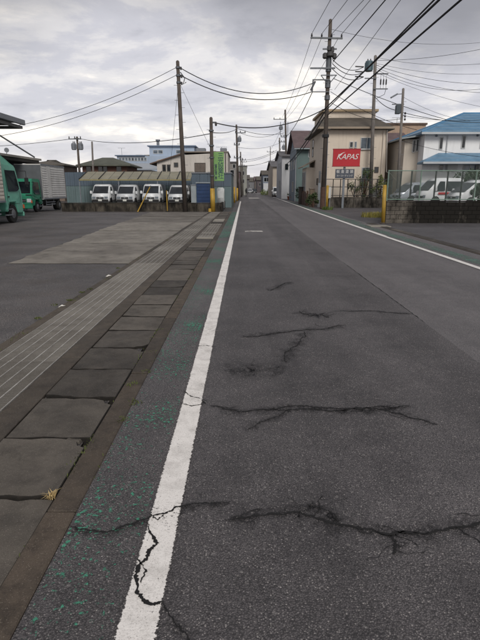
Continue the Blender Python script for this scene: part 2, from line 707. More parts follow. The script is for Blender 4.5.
LX = [(-0.8, -4), (-0.8, 30), (-0.85, 62), (0.1, 120), (1.6, 190), (8, 300), (26, 420)]
SEAM = [(2.10, -4), (2.12, 16), (2.2, 31), (2.6, 91), (3.4, 130), (4.6, 190), (11, 300), (29, 420)]
RX = [(5.55, -4), (5.6, 16), (5.75, 31), (6.5, 91), (7.1, 130), (8.2, 190), (14.6, 300), (32.6, 420)]


def lerp_poly(poly, y):
    for (x0, y0), (x1, y1) in zip(poly, poly[1:]):
        if y <= y1:
            return x0 + (x1 - x0) * (y - y0) / (y1 - y0)
    return poly[-1][0]


ys = [-4, 4, 10, 16, 23, 31, 45, 62, 76, 91, 110, 130, 160, 190, 225, 260, 300, 360, 420]
road = strip('road', [(lerp_poly(LX, y), y) for y in ys], [(lerp_poly(SEAM, y), y) for y in ys], 0.0, MAT_ROAD)
tag(road, kind='structure')
lane = strip('road_lane', [(lerp_poly(SEAM, y), y) for y in ys], [(lerp_poly(RX, y), y) for y in ys], 0.0, MAT_LANE)
tag(lane, kind='structure')
yard = sheet('yard_pavement', [(-60, -6), (-1.0, -6), (-1.0, 34.4), (-60, 34.4)], -0.03, MAT_LOT)
tag(yard, kind='structure')
drive = sheet('driveway', [(5.9, -6), (60, -6), (60, 22.6), (5.9, 22.6)], -0.012, MAT_DRIVE)
tag(drive, kind='structure')
drive2 = sheet('driveway', [(6.0, 22.6), (9.0, 22.6), (14, 41.2), (6.3, 41.2)], -0.008, MAT_DRIVE)
tag(drive2, kind='structure')
raised = MB().plate([(6.95, 22.7, -0.02), (40, 22.7, -0.02), (40, 40.5, -0.02), (12.6, 40.5, -0.02)], 0.47).build('raised_lot', MAT_DRIVE)
tag(raised, kind='structure')

sw_ys = [22.6, 31, 45, 62, 76, 91, 110, 130, 160, 190]
tag(strip('roadside', [(lerp_poly(RX, y) + .002, y) for y in sw_ys], [(lerp_poly(RX, y) + 2.2, y) for y in sw_ys], -0.004, MAT_DRIVE), kind='structure')

# ---- painted lines -------------------------------------------------
def line_obj(name, xf, y0, y1, hw, z, mat, label, step=3.0, group=None):
    mb = MB()
    n = int((y1 - y0) / step) + 1
    yy = [y0 + (y1 - y0) * i / n for i in range(n + 1)]
    x0 = xf(y0)
    vs, fs = [], []
    for y in yy:
        vs += [(xf(y) - hw - x0, y, 0), (xf(y) + hw - x0, y, 0)]
    fs = [(2 * i, 2 * i + 1, 2 * i + 3, 2 * i + 2) for i in range(n)]
    mb.add(vs, fs)
    o = mb.build(name, mat, None)
    o.location = (x0, 0, z)
    return tag(o, label, 'road marking', group)


line_obj('edge_line', lambda y: -0.37, -3, 62, 0.08, 0.008, MAT_LINE, 'worn cracked white edge line beside the concrete gutter covers')
rl = [(4.64, -4), (4.64, 16), (4.80, 31), (5.7, 91), (6.4, 130), (7.4, 190)]
line_obj('edge_line', lambda y: 4.62, -3, 16.0, 0.075, 0.008, MAT_LINER, 'white edge line next to the green shoulder stripe, nearest length')
mb = MB()
yy = [16.02 + (190 - 16.02) * i / 40 for i in range(41)]
vs = []
for y in yy:
    x = lerp_poly(rl, y)
    vs += [(x - 0.085, y, 0.008), (x + 0.085, y, 0.008)]
mb.add(vs, [(2 * i, 2 * i + 1, 2 * i + 3, 2 * i + 2) for i in range(40)])
tag(mb.build('edge_line', M('#cfccc8', 0.7, 0.15, 3)), 'white edge line running on past the houses into the distance', 'road marking')

g = sheet('green_stripe', [(4.80, -3), (5.12, -3), (5.25, 22), (4.86, 22)], 0.004, MAT_GREEN)
tag(g, 'worn green painted shoulder stripe outside the white edge line', 'road marking')
g = sheet('green_stripe', [(4.9, 22.1), (5.45, 22.1), (5.7, 60), (5.15, 60)], 0.004, MAT_GREEN)
tag(g, 'faded green shoulder stripe continuing in front of the houses', 'road marking')
fl = sheet('green_flecks', [(-0.79, -2), (-0.46, -2), (-0.46, 33), (-0.79, 33)], 0.004, MAT_FLECK)
tag(fl, 'flecks of old green paint between the gutter and white line', 'road marking', kind='stuff')
d0 = gnd(245, 232)
d1 = gnd(262, 230)
tag(sheet('dash_mark', [(d0[0], d0[1]), (d1[0], d0[1]), (d1[0], d0[1] + 0.55), (d0[0], d0[1] + 0.55)], 0.005, MAT_DASH),
    'short worn white dash across the middle of the road', 'road marking')
d0 = gnd(249, 198.6)
d1 = gnd(258, 197.6)
tag(sheet('dash_mark', [(d0[0], d0[1]), (d1[0], d0[1]), (d1[0], d0[1] + 9), (d0[0], d0[1] + 9)], 0.005, M('#9b9793', 0.7, 0.3, 2)),
    'pale worn marking on the road far ahead by the walking person', 'road marking')
for gx0, gx1, gy0, gy1, lb in ((-0.78, -0.5, 15.6, 18.6, 'patch of surviving green paint beside the small grating'),
                               (-0.78, -0.5, 20.5, 29.5, 'long patch of green paint near the far end of gutter')):
    tag(sheet('green_patch', [(gx0, gy0), (gx1, gy0), (gx1, gy1), (gx0, gy1)], 0.006, MAT_GREEN), lb, 'road marking')

# ---- cracks and seams ----------------------------------------------
def ribbon(name, pix, w0, mat, z, parent, jit=0.0, sub=6, wig=0.5, taper=True, uv=False, seed=1, world_pts=None, frx=0.0):
    rnd = random.Random(seed)
    pts = world_pts or [gnd(x, y) for x, y in pix]
    def frac(a, b, depth):
        if depth == 0:
            return [a]
        dx, dy = b[0] - a[0], b[1] - a[1]
        k_ = rnd.uniform(-1, 1) * frx
        m = ((a[0] + b[0]) / 2 - dy * k_, (a[1] + b[1]) / 2 + dx * k_)
        return frac(a, m, depth - 1) + frac(m, b, depth - 1)
    P = []
    dep = max(1, round(math.log2(sub)))
    for (a, b) in zip(pts, pts[1:]):
        P += [Vector((q[0], q[1], 0)) for q in frac(a, b, dep)]
    P.append(Vector((pts[-1][0], pts[-1][1], 0)))
    n = len(P)
    Q = []
    for i, p in enumerate(P):
        d = (P[min(i + 1, n - 1)] - P[max(i - 1, 0)]).normalized()
        nn = Vector((-d.y, d.x, 0))
        off = rnd.uniform(-1, 1) * jit if 0 < i < n - 1 else 0
        Q.append((p + nn * off, nn))
    vs, fs = [], []
    for i, (p, nn) in enumerate(Q):
        t = i / (n - 1)
        w = w0 * (min(1, 0.25 + 9 * t, 0.25 + 9 * (1 - t)) if taper else 1)
        w = max(w * (1 - wig + 2 * wig * rnd.random()), 0.0012)
        a, b = p - nn * w / 2, p + nn * w / 2
        vs += [(a.x, a.y, z), (b.x, b.y, z)]
    fs = [(2 * i, 2 * i + 1, 2 * i + 3, 2 * i + 2) for i in range(n - 1)]
    me = bpy.data.meshes.new(name)
    me.from_pydata(vs, [], fs)
    if uv:
        ul = me.uv_layers.new(name='UVMap')
        for lp in me.loops:
            ul.data[lp.index].uv = (lp.vertex_index % 2, (lp.vertex_index // 2) * 0.1)
    me.materials.append(mat)
    return link(name, me, parent)


def z4(l, ox, oy, s=2.0):
    return [(ox + x / s, oy + y / s) for x, y in l]


cracks = [
    (z4([(-30, 242), (0, 237), (60, 228), (120, 225), (165, 240), (215, 253), (270, 262), (300, 272), (320, 265), (370, 268), (400, 262), (430, 255), (480, 246), (540, 238)], 240, 400), 0.011, 0.008, 0.13),
    (z4([(300, 272), (312, 288), (306, 310)], 240, 400), 0.007, 0.006, 0.08),
    (z4([(120, 225), (150, 212), (178, 222), (200, 250)], 240, 400), 0.004, 0.005, 0.07),
    (z4([(-60, 12), (0, 25), (60, 20), (130, 18), (200, 22), (290, 20), (320, 28), (350, 38), (395, 50)], 240, 400), 0.010, 0.008, 0.12),
    (z4([(290, 20), (315, 15), (340, 12)], 240, 400), 0.006, 0.006, 0.08),
    (z4([(10, 62), (40, 45), (70, 35), (98, 20)], 240, 400), 0.005, 0.006, 0.09),
    (z4([(140, 255), (155, 262), (215, 268), (270, 250), (330, 230), (380, 212), (420, 210), (460, 206)], 0, 400), 0.008, 0.006, 0.06),
    (z4([(298, 252), (306, 275), (315, 290), (304, 300), (295, 318), (277, 335), (272, 360), (274, 385), (284, 402), (310, 412), (326, 406)], 0, 400), 0.012, 0.005, 0.03),
    (z4([(326, 410), (345, 440), (372, 470), (395, 500)], 0, 400), 0.004, 0.006, 0.05),
    (z4([(0, 275), (60, 268), (130, 260), (175, 258), (212, 250)], 240, 200), 0.012, 0.015, 0.16),
    (z4([(200, 222), (250, 222), (300, 225), (345, 228)], 240, 200), 0.010, 0.012, 0.1),
    (z4([(118, 222), (140, 232), (165, 230), (178, 236)], 240, 200), 0.012, 0.02, 0.22),
    (z4([(60, 182), (80, 172), (104, 164)], 240, 200), 0.014, 0.02, 0.22),
    (z4([(128, 262), (118, 285), (100, 300), (92, 325)], 240, 200), 0.010, 0.014, 0.16),
    (z4([(60, 420), (110, 412), (160, 416), (240, 420), (330, 415)], 240, 200), 0.008, 0.01, 0.1),
    ([(190, 396), (199, 400), (206, 404)], 0.006, 0.004, 0.03),
]
for i, (pix, w, jit, halo) in enumerate(cracks):
    ribbon('stain', pix, halo * 1.6, MAT_STAIN, 0.0025, road, jit, 4, 0.35, True, True, 50 + i)
    zc_k = 0.0105 if i in (6, 7, 8) else 0.004
    ribbon('crack', pix, w * 1.2, MAT_CRACK, zc_k, road, jit * .35, 8 if i == 7 else 16, 0.6, True, False, 80 + i, None, .13)
    if i in (6, 7, 8, 15):
        continue
    # finer branches leaving the main crack
    rb = random.Random(300 + i)
    wpts = [gnd(x, y) for x, y in pix]
    for k in range(len(wpts) - 1):
        for rep_ in range(1):
            if rb.random() < .35:
                continue
            t_ = rb.random()
            x_ = wpts[k][0] + (wpts[k + 1][0] - wpts[k][0]) * t_
            y_ = wpts[k][1] + (wpts[k + 1][1] - wpts[k][1]) * t_
            ang = rb.choice((0, math.pi)) + rb.uniform(-.75, .75)
            ln_ = rb.uniform(.08, .2) * (1 + .12 * y_)
            br = [(x_, y_)]
            for q_ in range(3):
                ang += rb.uniform(-.7, .7)
                br.append((br[-1][0] + math.cos(ang) * ln_ / 3, br[-1][1] + math.sin(ang) * ln_ / 3))
            ribbon('crack', None, w * .4, MAT_CRACK, 0.004, road, .002, 4, 0.7, True, False, 500 + i * 40 + k * 2 + rep_, br, .2)
for i, pix in enumerate(([(184, 392), (190, 397), (198, 399), (207, 402)], [(180, 404), (192, 407), (205, 405)], [(196, 347), (205, 346), (217, 348)], [(150, 516), (158, 522), (164, 516)], [(137, 560), (146, 572), (141, 585)])):
    ribbon('crack', pix, .007, MAT_CRACK, 0.0105, road, .004, 8, 0.9, True, False, 900 + i)
ribbon('seam', None, 0.008, MAT_CRACK, 0.004, road, 0.006, 16, 0.95, True, False, 3,
       [(lerp_poly(SEAM, y), y) for y in (5.4, 6.2, 7.3, 8.6, 10.2)])
# broad dark worn blotches
for i, (px, py, w, h) in enumerate(((255, 372, 0.5, 0.5),)):
    c = gnd(px, py)
    ribbon('stain', None, h, MAT_STAIN, 0.0015, road, 0.05, 6, 0.2, True, True, 200 + i, [(c[0] - w / 2, c[1]), (c[0], c[1] + 0.1), (c[0] + w / 2, c[1])])

# oil drips on the yard
for i, (x_, y_, w_, h_) in enumerate(((-4.4, 7.2, .9, .6), (-7.0, 9.0, 1.4, .8), (-10.2, 15.5, 1.6, 1.2), (-12.5, 27.0, 2.2, 1.6))):
    ribbon('stain', None, h_, MAT_STAIN, -0.0275, yard, .05, 4, 0.3, True, True, 720 + i, [(x_ - w_ / 2, y_), (x_, y_ + .15), (x_ + w_ / 2, y_)])

# ---- left gutter: kerb strip, cover slabs, grating -------------------
gut = MB().box(-2.42, -1.0, -3, 34.2, -0.5, -0.12).build('gutter', MAT_DARK)
tag(gut, kind='structure')
Y0 = 2.105
# kerb strip pieces between covers and asphalt
yk = gnd(60, 512)[1]
seg = 1.8
k = 0
y = yk - 3 * seg
while y < 33.8:
    g_ = 0.006
    dz = random.uniform(-0.004, 0.004)
    MB().box(-0.946, -0.803, y + g_, min(y + seg - g_, 33.9), -0.14, 0.006 + dz).build('kerb_piece', MAT_KERB, gut, 0.006)
    y += seg
# cover slabs
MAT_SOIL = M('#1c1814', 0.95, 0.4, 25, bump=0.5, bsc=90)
def cover_mesh(ln, broken=None, rnd=random):
    mb = MB()
    w, t = 0.541, 0.13
    j = lambda: rnd.uniform(-0.011, 0.011)
    ex = [w * k / 9 for k in range(1, 9)]
    near = [(x, max(0, rnd.uniform(-.012, .014))) for x in ex]
    far_ = [(x, ln - max(0, rnd.uniform(-.012, .016))) for x in ex[::-1]]
    c0, c1, c2, c3 = [(0 + abs(j()) * .5, abs(j()))], [(w - abs(j()) * .4, abs(j()))], [(w - abs(j()) * .4, ln - abs(j()))], [(abs(j()) * .5, ln - abs(j()))]
    if broken == 'nr':
        near, c1 = near[:6], [(w - 0.13, 0.004), (w - 0.10, 0.03), (w - 0.05, 0.042), (w - .02, .07), (w, 0.11)]
    if broken == 'fr':
        far_, c2 = far_[2:], [(w, ln - 0.11), (w - 0.05, ln - 0.085), (w - 0.07, ln - 0.04), (w - 0.15, ln - .01)]
    if broken == 'nl':
        near, c0 = near[4:], [(0, 0.05), (0.07, 0.045), (0.13, 0.028), (0.2, 0.022), (.23, .006)]
    pts = c0 + near + c1 + [(w - abs(j()) * .3, ln * .5)] + c2 + far_ + c3 + [(abs(j()) * .4, ln * .5)]
    k = len(pts)
    vs = [(x, y, 0) for x, y in pts] + [(x, y, -t) for x, y in pts]
    fs = [tuple(range(k)), tuple(range(k, 2 * k))[::-1]] + [(i, k + i, k + (i + 1) % k, (i + 1) % k) for i in range(k)]
    mb.add(vs, fs)
    return mb


yy = Y0 - 4 * 0.597
i = 0
broken = {3: 'nl', 4: 'fr', 5: 'fr', 6: 'nl', 7: 'fr', 8: 'nr', 10: 'nl', 12: 'nl', 15: 'fr', 13: 'nr', 17: 'nl', 19: 'nr'}
while yy < 33.3:
    if not (15.3 < yy + 0.3 < 22.2):
        gap = random.choice((0.006, 0.009, 0.012, 0.018))
        if i in (6, 7):
            gap = 0.026
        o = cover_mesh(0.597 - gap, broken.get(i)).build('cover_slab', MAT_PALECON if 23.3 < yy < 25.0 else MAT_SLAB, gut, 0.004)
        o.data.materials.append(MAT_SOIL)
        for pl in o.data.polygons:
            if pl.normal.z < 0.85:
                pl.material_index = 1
        o.location = (-1.492, yy, random.uniform(-0.009, 0.003))
        o.rotation_euler = (random.uniform(-0.009, 0.009), random.uniform(-0.008, 0.008), random.uniform(-0.005, 0.005))
    yy += 0.597
    i += 1
# broken lump left in the chipped corner
for (px, py, s) in ((126, 371, 0.07), (74, 437, 0.06), (122, 367, 0.04)):
    c = gnd(px, py)
    mb = MB().add([(-s, -s * .5, 0), (s * .8, -s * .6, 0), (s, s * .4, 0), (-s * .6, s * .6, 0), (-s * .8, -s * .4, .04), (s * .6, -s * .5, .035), (s * .8, s * .3, .03), (-s * .4, s * .45, .045)],
                  [(3, 2, 1, 0), (4, 5, 6, 7), (0, 1, 5, 4), (1, 2, 6, 5), (2, 3, 7, 6), (3, 0, 4, 7)])
    o = mb.build('concrete_chip', MAT_SLAB, gut, 0.005)
    o.location = (c[0], c[1], -0.045)
# edging between covers and steel grating
def gx(y):
    return -2.015 + (y - 3) * 0.0050


yy = -3.0
while yy < 33:
    y1 = min(yy + 2.4, 33.9)
    mb = MB()
    a0, a1 = gx(yy) + 0.318, gx(y1) + 0.318
    mb.add([(a0, yy + .004, -0.004), (-1.503, yy + .004, -0.004), (-1.503, y1 - .004, -0.004), (a1, y1 - .004, -0.004),
            (a0, yy + .004, -0.14), (-1.503, yy + .004, -0.14), (-1.503, y1 - .004, -0.14), (a1, y1 - .004, -0.14)],
           [(0, 1, 2, 3), (7, 6, 5, 4), (0, 4, 5, 1), (1, 5, 6, 2), (2, 6, 7, 3), (3, 7, 4, 0)])
    mb.build('edge_strip', MAT_STRIP, gut, 0.004)
    b0, b1 = gx(yy) - 0.318, gx(y1) - 0.318
    mb = MB()
    mb.add([(b0 - .13, yy + .004, -0.012), (b0, yy + .004, -0.008), (b1, y1 - .004, -0.008), (b1 - .13, y1 - .004, -0.012),
            (b0 - .13, yy + .004, -0.14), (b0, yy + .004, -0.14), (b1, y1 - .004, -0.14), (b1 - .13, y1 - .004, -0.14)],
           [(0, 1, 2, 3), (7, 6, 5, 4), (0, 4, 5, 1), (1, 5, 6, 2), (2, 6, 7, 3), (3, 7, 4, 0)])
    mb.build('edge_strip', MAT_STRIP, gut, 0.004)
    yy = y1
    if y1 >= 33.9:
        break


def grate_mesh(w, ln):
    mb, lt = MB(), []
    hw = w / 2

    def bar(light, *a):
        mb.box(*a)
        lt.extend([light] * 6)
    bar(1, -hw, -hw + .006, 0, ln, -.05, 0)
    bar(1, hw - .006, hw, 0, ln, -.05, 0)
    n = int(ln / 0.03)
    for i in range(n + 1):
        y = .003 + (ln - .006) * i / n
        t = 0.006
        bar(0, -hw + .007, hw - .007, y - t, y + t, -.045, -.001)
    m = max(int(w / 0.09), 2)
    for i in range(1, m):
        x = -hw + w * i / m
        bar(1, x - .0045, x + .0045, .001, ln - .001, -.009, .003)
    me = bpy.data.meshes.new('grating')
    me.from_pydata(mb.v, [], mb.f)
    bm = bmesh.new()
    bm.from_mesh(me)
    bmesh.ops.recalc_face_normals(bm, faces=bm.faces)
    bm.to_mesh(me)
    bm.free()
    for pl, l_ in zip(me.polygons, lt):
        pl.material_index = int(l_)
    return me


MAT_RUSTY = concrete('dirty_rusty_steel', '#68645f', '#85817b', '#4a453f', 0.55, '#95908a', 0.8)
gm = grate_mesh(0.62, 0.99)
gm.materials.append(MAT_RUSTY)
gm.materials.append(MAT_STEEL)
yy = -2.9
while yy < 33:
    o = link('grating', gm, gut, (gx(yy + .5), yy, 0.0 + random.uniform(-.004, .002)))
    o.rotation_euler = (random.uniform(-.003, .003), random.uniform(-.004, .004), -0.005)
    yy += 0.998
gm2 = grate_mesh(0.53, 0.62)
gm2.materials.append(MAT_RUSTY)
gm2.materials.append(MAT_STEEL)
yy = 15.75
while yy < 21.8:
    o = link('grating', gm2, gut, (-1.226, yy, -0.002))
    yy += 0.63
MB().box(-1.5, -0.96, 15.42, 15.735, -.12, .004).build('cover_slab', MAT_PALECON, gut, 0.008)

# ---- yard concrete apron --------------------------------------------
def apx(y):
    return -5.0 - 1.3 * (y - 10.2) / 23.0


ap = sheet('apron_base', [(-5.0, 10.1), (-2.4, 10.1), (-2.3, 33.3), (-6.3, 33.3)], -0.026, MAT_DARK)
tag(ap, kind='structure')
bands = [10.1, 14.1, 18.3, 23.0, 28.0, 33.3]
for y0, y1 in zip(bands, bands[1:]):
    r0, r1 = gx(y0) - 0.46, gx(y1) - 0.46
    mb = MB()
    pts = []
    nn_ = 14
    for k in range(nn_):
        f_ = k / nn_
        pts.append((apx(y0) + (r0 - apx(y0)) * f_, y0 + .04 + random.uniform(-.02, .03), -0.02))
    pts += [(r0, y0 + .05, -0.02), (r1, y1 - .05, -0.02)]
    for k in range(nn_):
        f_ = k / nn_
        pts.append((apx(y1) + (apx(y0) - apx(y1)) * f_ + random.uniform(-.05, .05), y1 - .05 - (y1 - y0 - .1) * f_, -0.02))
    mb.plate(pts, 0.016)
    mb.build('concrete_slab', MAT_APRON, ap)

# right gutter kerb
rk = MB().box(5.58, 5.9, -3, 22.3, -0.1, 0.012).build('gutter', MAT_STRIP)
tag(rk, kind='structure')
for i in range(21):
    y = -1 + i * 1.1
    MB().box(5.63, 5.87, y, y + 1.09, 0.0, 0.02 + random.uniform(-.003, .003)).build('cover_slab', MAT_SLAB, rk, 0.006)
c = gnd(379, 226.5)
tag(MB().box(c[0] - .42, c[0] + .42, c[1] - .3, c[1] + .55, -0.02, 0.03).build('drain_lid', MAT_PALECON, None, 0.01), 'pale concrete drain lid at the foot of yellow post', 'drain lid')

# weeds, litter ---------------------------------------------------------
def blades(name, loc, n, h, spread, mat, label, cat, seed, lean=0.8, wid=0.006, group=None):
    rnd = random.Random(seed)
    mb = MB()
    for i in range(n):
        a = rnd.uniform(0, 6.283)
        r = spread * math.sqrt(rnd.random())
        ab = rnd.uniform(0, 6.283)
        b = Vector((r * math.cos(ab), r * math.sin(ab), 0))
        hh = h * rnd.uniform(0.5, 1.1)
        out = Vector((math.cos(a), math.sin(a), 0)) * (hh * lean * rnd.uniform(0.2, 1.2))
        s = Vector((-math.sin(a), math.cos(a), 0)) * wid * rnd.uniform(0.6, 1.3)
        m = b + out * 0.45 + Vector((0, 0, hh * 0.75))
        t = b + out + Vector((0, 0, hh * rnd.uniform(0.6, 1.0)))
        mb.add([b - s, b + s, m + s * .7, m - s * .7, t], [(0, 1, 2, 3), (3, 2, 4)])
    o = mb.build(name, mat)
    o.location = loc
    return tag(o, label, cat, group)


MAT_DRY = M('#b0996a', 0.8, 0.3, 40)
MAT_GRASS = M('#4f6027', 0.8, 0.35, 9)
MAT_GRASSY = M('#7d7638', 0.8, 0.4, 9)
MAT_MOSS = M('#4a5226', 0.9, 0.4, 12)
c = gnd(52, 498)
blades('grass_tuft', (c[0], c[1], 0.0), 40, 0.045, 0.02, MAT_DRY, 'dry straw coloured grass tuft sprouting from the kerb joint', 'grass', 5, 1.2, 0.0028)
for i, (px, py, lb) in enumerate(((132, 385, 'small green weed in kerb joint beside the broken slab corner'), (135, 403, 'tiny green weed where the kerb meets the asphalt'),
                                  (55, 305, 'low mossy weed by the paper scrap along the steel grating'), (90, 289, 'low weeds at the yard edge of the steel grating'))):
    c = gnd(px, py)
    blades('weed', (c[0], c[1], -0.005), 26, 0.03, 0.05, MAT_MOSS, lb, 'weed', 30 + i, 0.9, 0.004)
for i, (px, py, lb) in enumerate(((146, 372, 'mossy weed in the kerb joint level with the pale slab'), (152, 352, 'mossy weed in the kerb joint just past the pale slab'), (122, 420, 'mossy weed where a crack meets the kerb strip'),
                                   (160, 330, 'mossy weed in the kerb joint beside the greenest paint flecks'), (70, 300, 'mossy weed just past the crumpled paper scrap'), (82, 292, 'mossy weed between the two white scraps along the grating'),
                                   (38, 318, 'mossy weed short of the crumpled paper scrap beside grating'), (118, 268, 'mossy weed at the near corner of the concrete apron'))):
    c = gnd(px, py)
    blades('weed', (c[0], c[1], -0.008), 60, 0.022, 0.045, MAT_MOSS, lb, 'weed', 60 + i, 0.9, 0.004)
c = gnd(375, 217)
blades('grass_clump', (c[0], c[1], -0.01), 620, 0.34, 0.75, MAT_GRASSY, 'clump of yellowing grass beside the yellow post', 'grass', 8, 0.5, 0.011)
blades('grass_clump', (6.3, 37.0, -0.01), 220, 0.3, 0.4, MAT_GRASS, 'low green grass at the foot of the tall wooden pole', 'grass', 9, 0.5, 0.014)
for i, (px, py, s, lb) in enumerate(((62, 305, 0.045, 'crumpled white paper scrap at the edge of the yard'), (108.5, 275, 0.05, 'small white scrap lying near the concrete apron'))):
    c = gnd(px, py)
    mb = MB()
    mb.add([(-s, -s * .5, 0), (s, -s * .4, .0), (s * 1.1, s * .5, .012), (-s * .8, s * .6, 0), (0, 0, .03), (s * .4, s * .1, .02)], [(0, 1, 4), (1, 5, 4), (1, 2, 5), (2, 3, 4, 5), (3, 0, 4)])
    o = mb.build('paper_scrap', M('#c8c5bf', 0.8, 0.1, 9))
    o.location = (c[0], c[1], -0.024)
    tag(o, lb, 'litter')

# moss and tiny weeds growing along the joints: nobody could count them
rnd = random.Random(91)
mb = MB()
for k in range(2600):
    yv = 1.2 + 16 * rnd.random() ** 1.6
    side = rnd.random()
    if math.sin(yv * 3.1) + math.sin(yv * 7.7 + 1) + rnd.uniform(-.6, .6) < .5:
        continue
    xv = (-0.948 if side < .4 else (gx(yv) - .33 - abs(rnd.gauss(0, .06)) if side < .85 else -0.80)) + rnd.gauss(0, .012)
    a_ = rnd.uniform(0, 6.283)
    hh = rnd.uniform(.006, .022)
    d_ = Vector((math.cos(a_), math.sin(a_), 0))
    s_ = Vector((-d_.y, d_.x, 0)) * .003
    p_ = Vector((xv, yv, -.004))
    t_ = p_ + d_ * hh * .8 + Vector((0, 0, hh))
    mb.add([p_ - s_, p_ + s_, t_ + s_ * .5, t_ - s_ * .5], [(0, 1, 2, 3)])
tag(mb.build('moss', MAT_MOSS), 'moss and tiny weeds scattered along the gutter joints', 'moss', kind='stuff')
# ================================================================== shared builders
Zv = Vector((0, 0, 1))


def window(parent, o, u, n, w, h, frame_mat, pane_mat, mull=1, t=0.05, depth=0.05, sill=False, label=None):
    """framed window on a wall: o = lower left corner on the wall plane, u along wall, n outward"""
    mb = MB()
    mb.obox(o, u, Zv, n, (-t, w + t), (-t, 0), (0.003, depth))
    mb.obox(o, u, Zv, n, (-t, w + t), (h, h + t), (0.003, depth))
    mb.obox(o, u, Zv, n, (-t, 0), (0, h), (0.003, depth))
    mb.obox(o, u, Zv, n, (w, w + t), (0, h), (0.003, depth))
    for i in range(1, mull + 1):
        x = w * i / (mull + 1)
        mb.obox(o, u, Zv, n, (x - t * .45, x + t * .45), (0, h), (0.003, depth * 0.8))
    f = mb.build('window', frame_mat, parent)
    if label:
        f['label'] = label
    xs = [w * i / (mull + 1) for i in range(mull + 2)]
    for a, b in zip(xs, xs[1:]):
        p = MB()
        p.obox(o, u, Zv, n, (a + .01, b - .01), (0.002, h - 0.002), (0.004, 0.02))
        p.build('pane', pane_mat, f)
    if sill:
        p = MB()
        p.obox(o, u, Zv, n, (-t - .05, w + t + .05), (-t - .06, -t - .003), (0.003, depth + .06))
        p.build('sill', frame_mat, f)
    return f


S_N, S_U = Vector((0, -1, 0)), Vector((1, 0, 0))     # wall facing the camera
W_N, W_U = Vector((-1, 0, 0)), Vector((0, -1, 0))    # wall facing the street from the right side
E_N, E_U = Vector((1, 0, 0)), Vector((0, 1, 0))      # wall facing the street from the left side


def wire_sag(a, b, sag, r, name, label, cat='wire', mat=None, n=18, group=None):
    a, b = Vector(a), Vector(b)
    pts = []
    for i in range(n + 1):
        t = i / n
        p = a.lerp(b, t)
        p.z -= sag * 4 * t * (1 - t)
        pts.append(p)
    o = MB().path(pts, r, 5).build(name, mat or MAT_WIRE, None, smooth=True)
    return tag(o, label, cat, group)


MAT_VLAMP = M('#666d74', .15, .15, 12)
# ------------------------------------------------------------------ vehicles (front towards local -Y, base at z=0)
def wheel(parent, x, y, r, w, side):
    t = MB()
    t.lathe((0, 0, 0), [(r * .62, -w / 2), (r * .93, -w / 2), (r, -w * .36), (r, w * .36), (r * .93, w / 2), (r * .62, w / 2)], 20, 0)
    ty = t.build('wheel', MAT_RUBBER, parent, 0, False)
    ty.location = (x, y, r)
    rm = MB()
    rm.lathe((side * w * .5 - side * .012, 0, 0), [(r * .6, -.01), (r * .6, .006), (r * .5, .012 * side), (r * .2, .03 * side + .001), (.02, .034 * side)], 14, 0)
    rm.build('rim', MAT_RIM, ty)
    return ty


def body_shell(prof, halfw, top_in, z_belt, ztop, bevel=0.05, front_in=0.0):
    """side profile (y,z) extruded across x, sides leaning in above the belt and at the nose"""
    ymin = min(p[0] for p in prof)
    mb = MB()
    k = len(prof)

    def hw(y, z):
        h = halfw
        if z > z_belt:
            h -= top_in * (z - z_belt) / (ztop - z_belt)
        if y < ymin + 0.45:
            h -= front_in * (1 - (y - ymin) / 0.45)
        return h
    vs = [(-hw(y, z), y, z) for y, z in prof] + [(hw(y, z), y, z) for y, z in prof]
    fs = [tuple(range(k)), tuple(range(k, 2 * k))[::-1]] + [(i, (i + 1) % k, k + (i + 1) % k, k + i) for i in range(k)]
    mb.add(vs, fs)
    return mb, hw


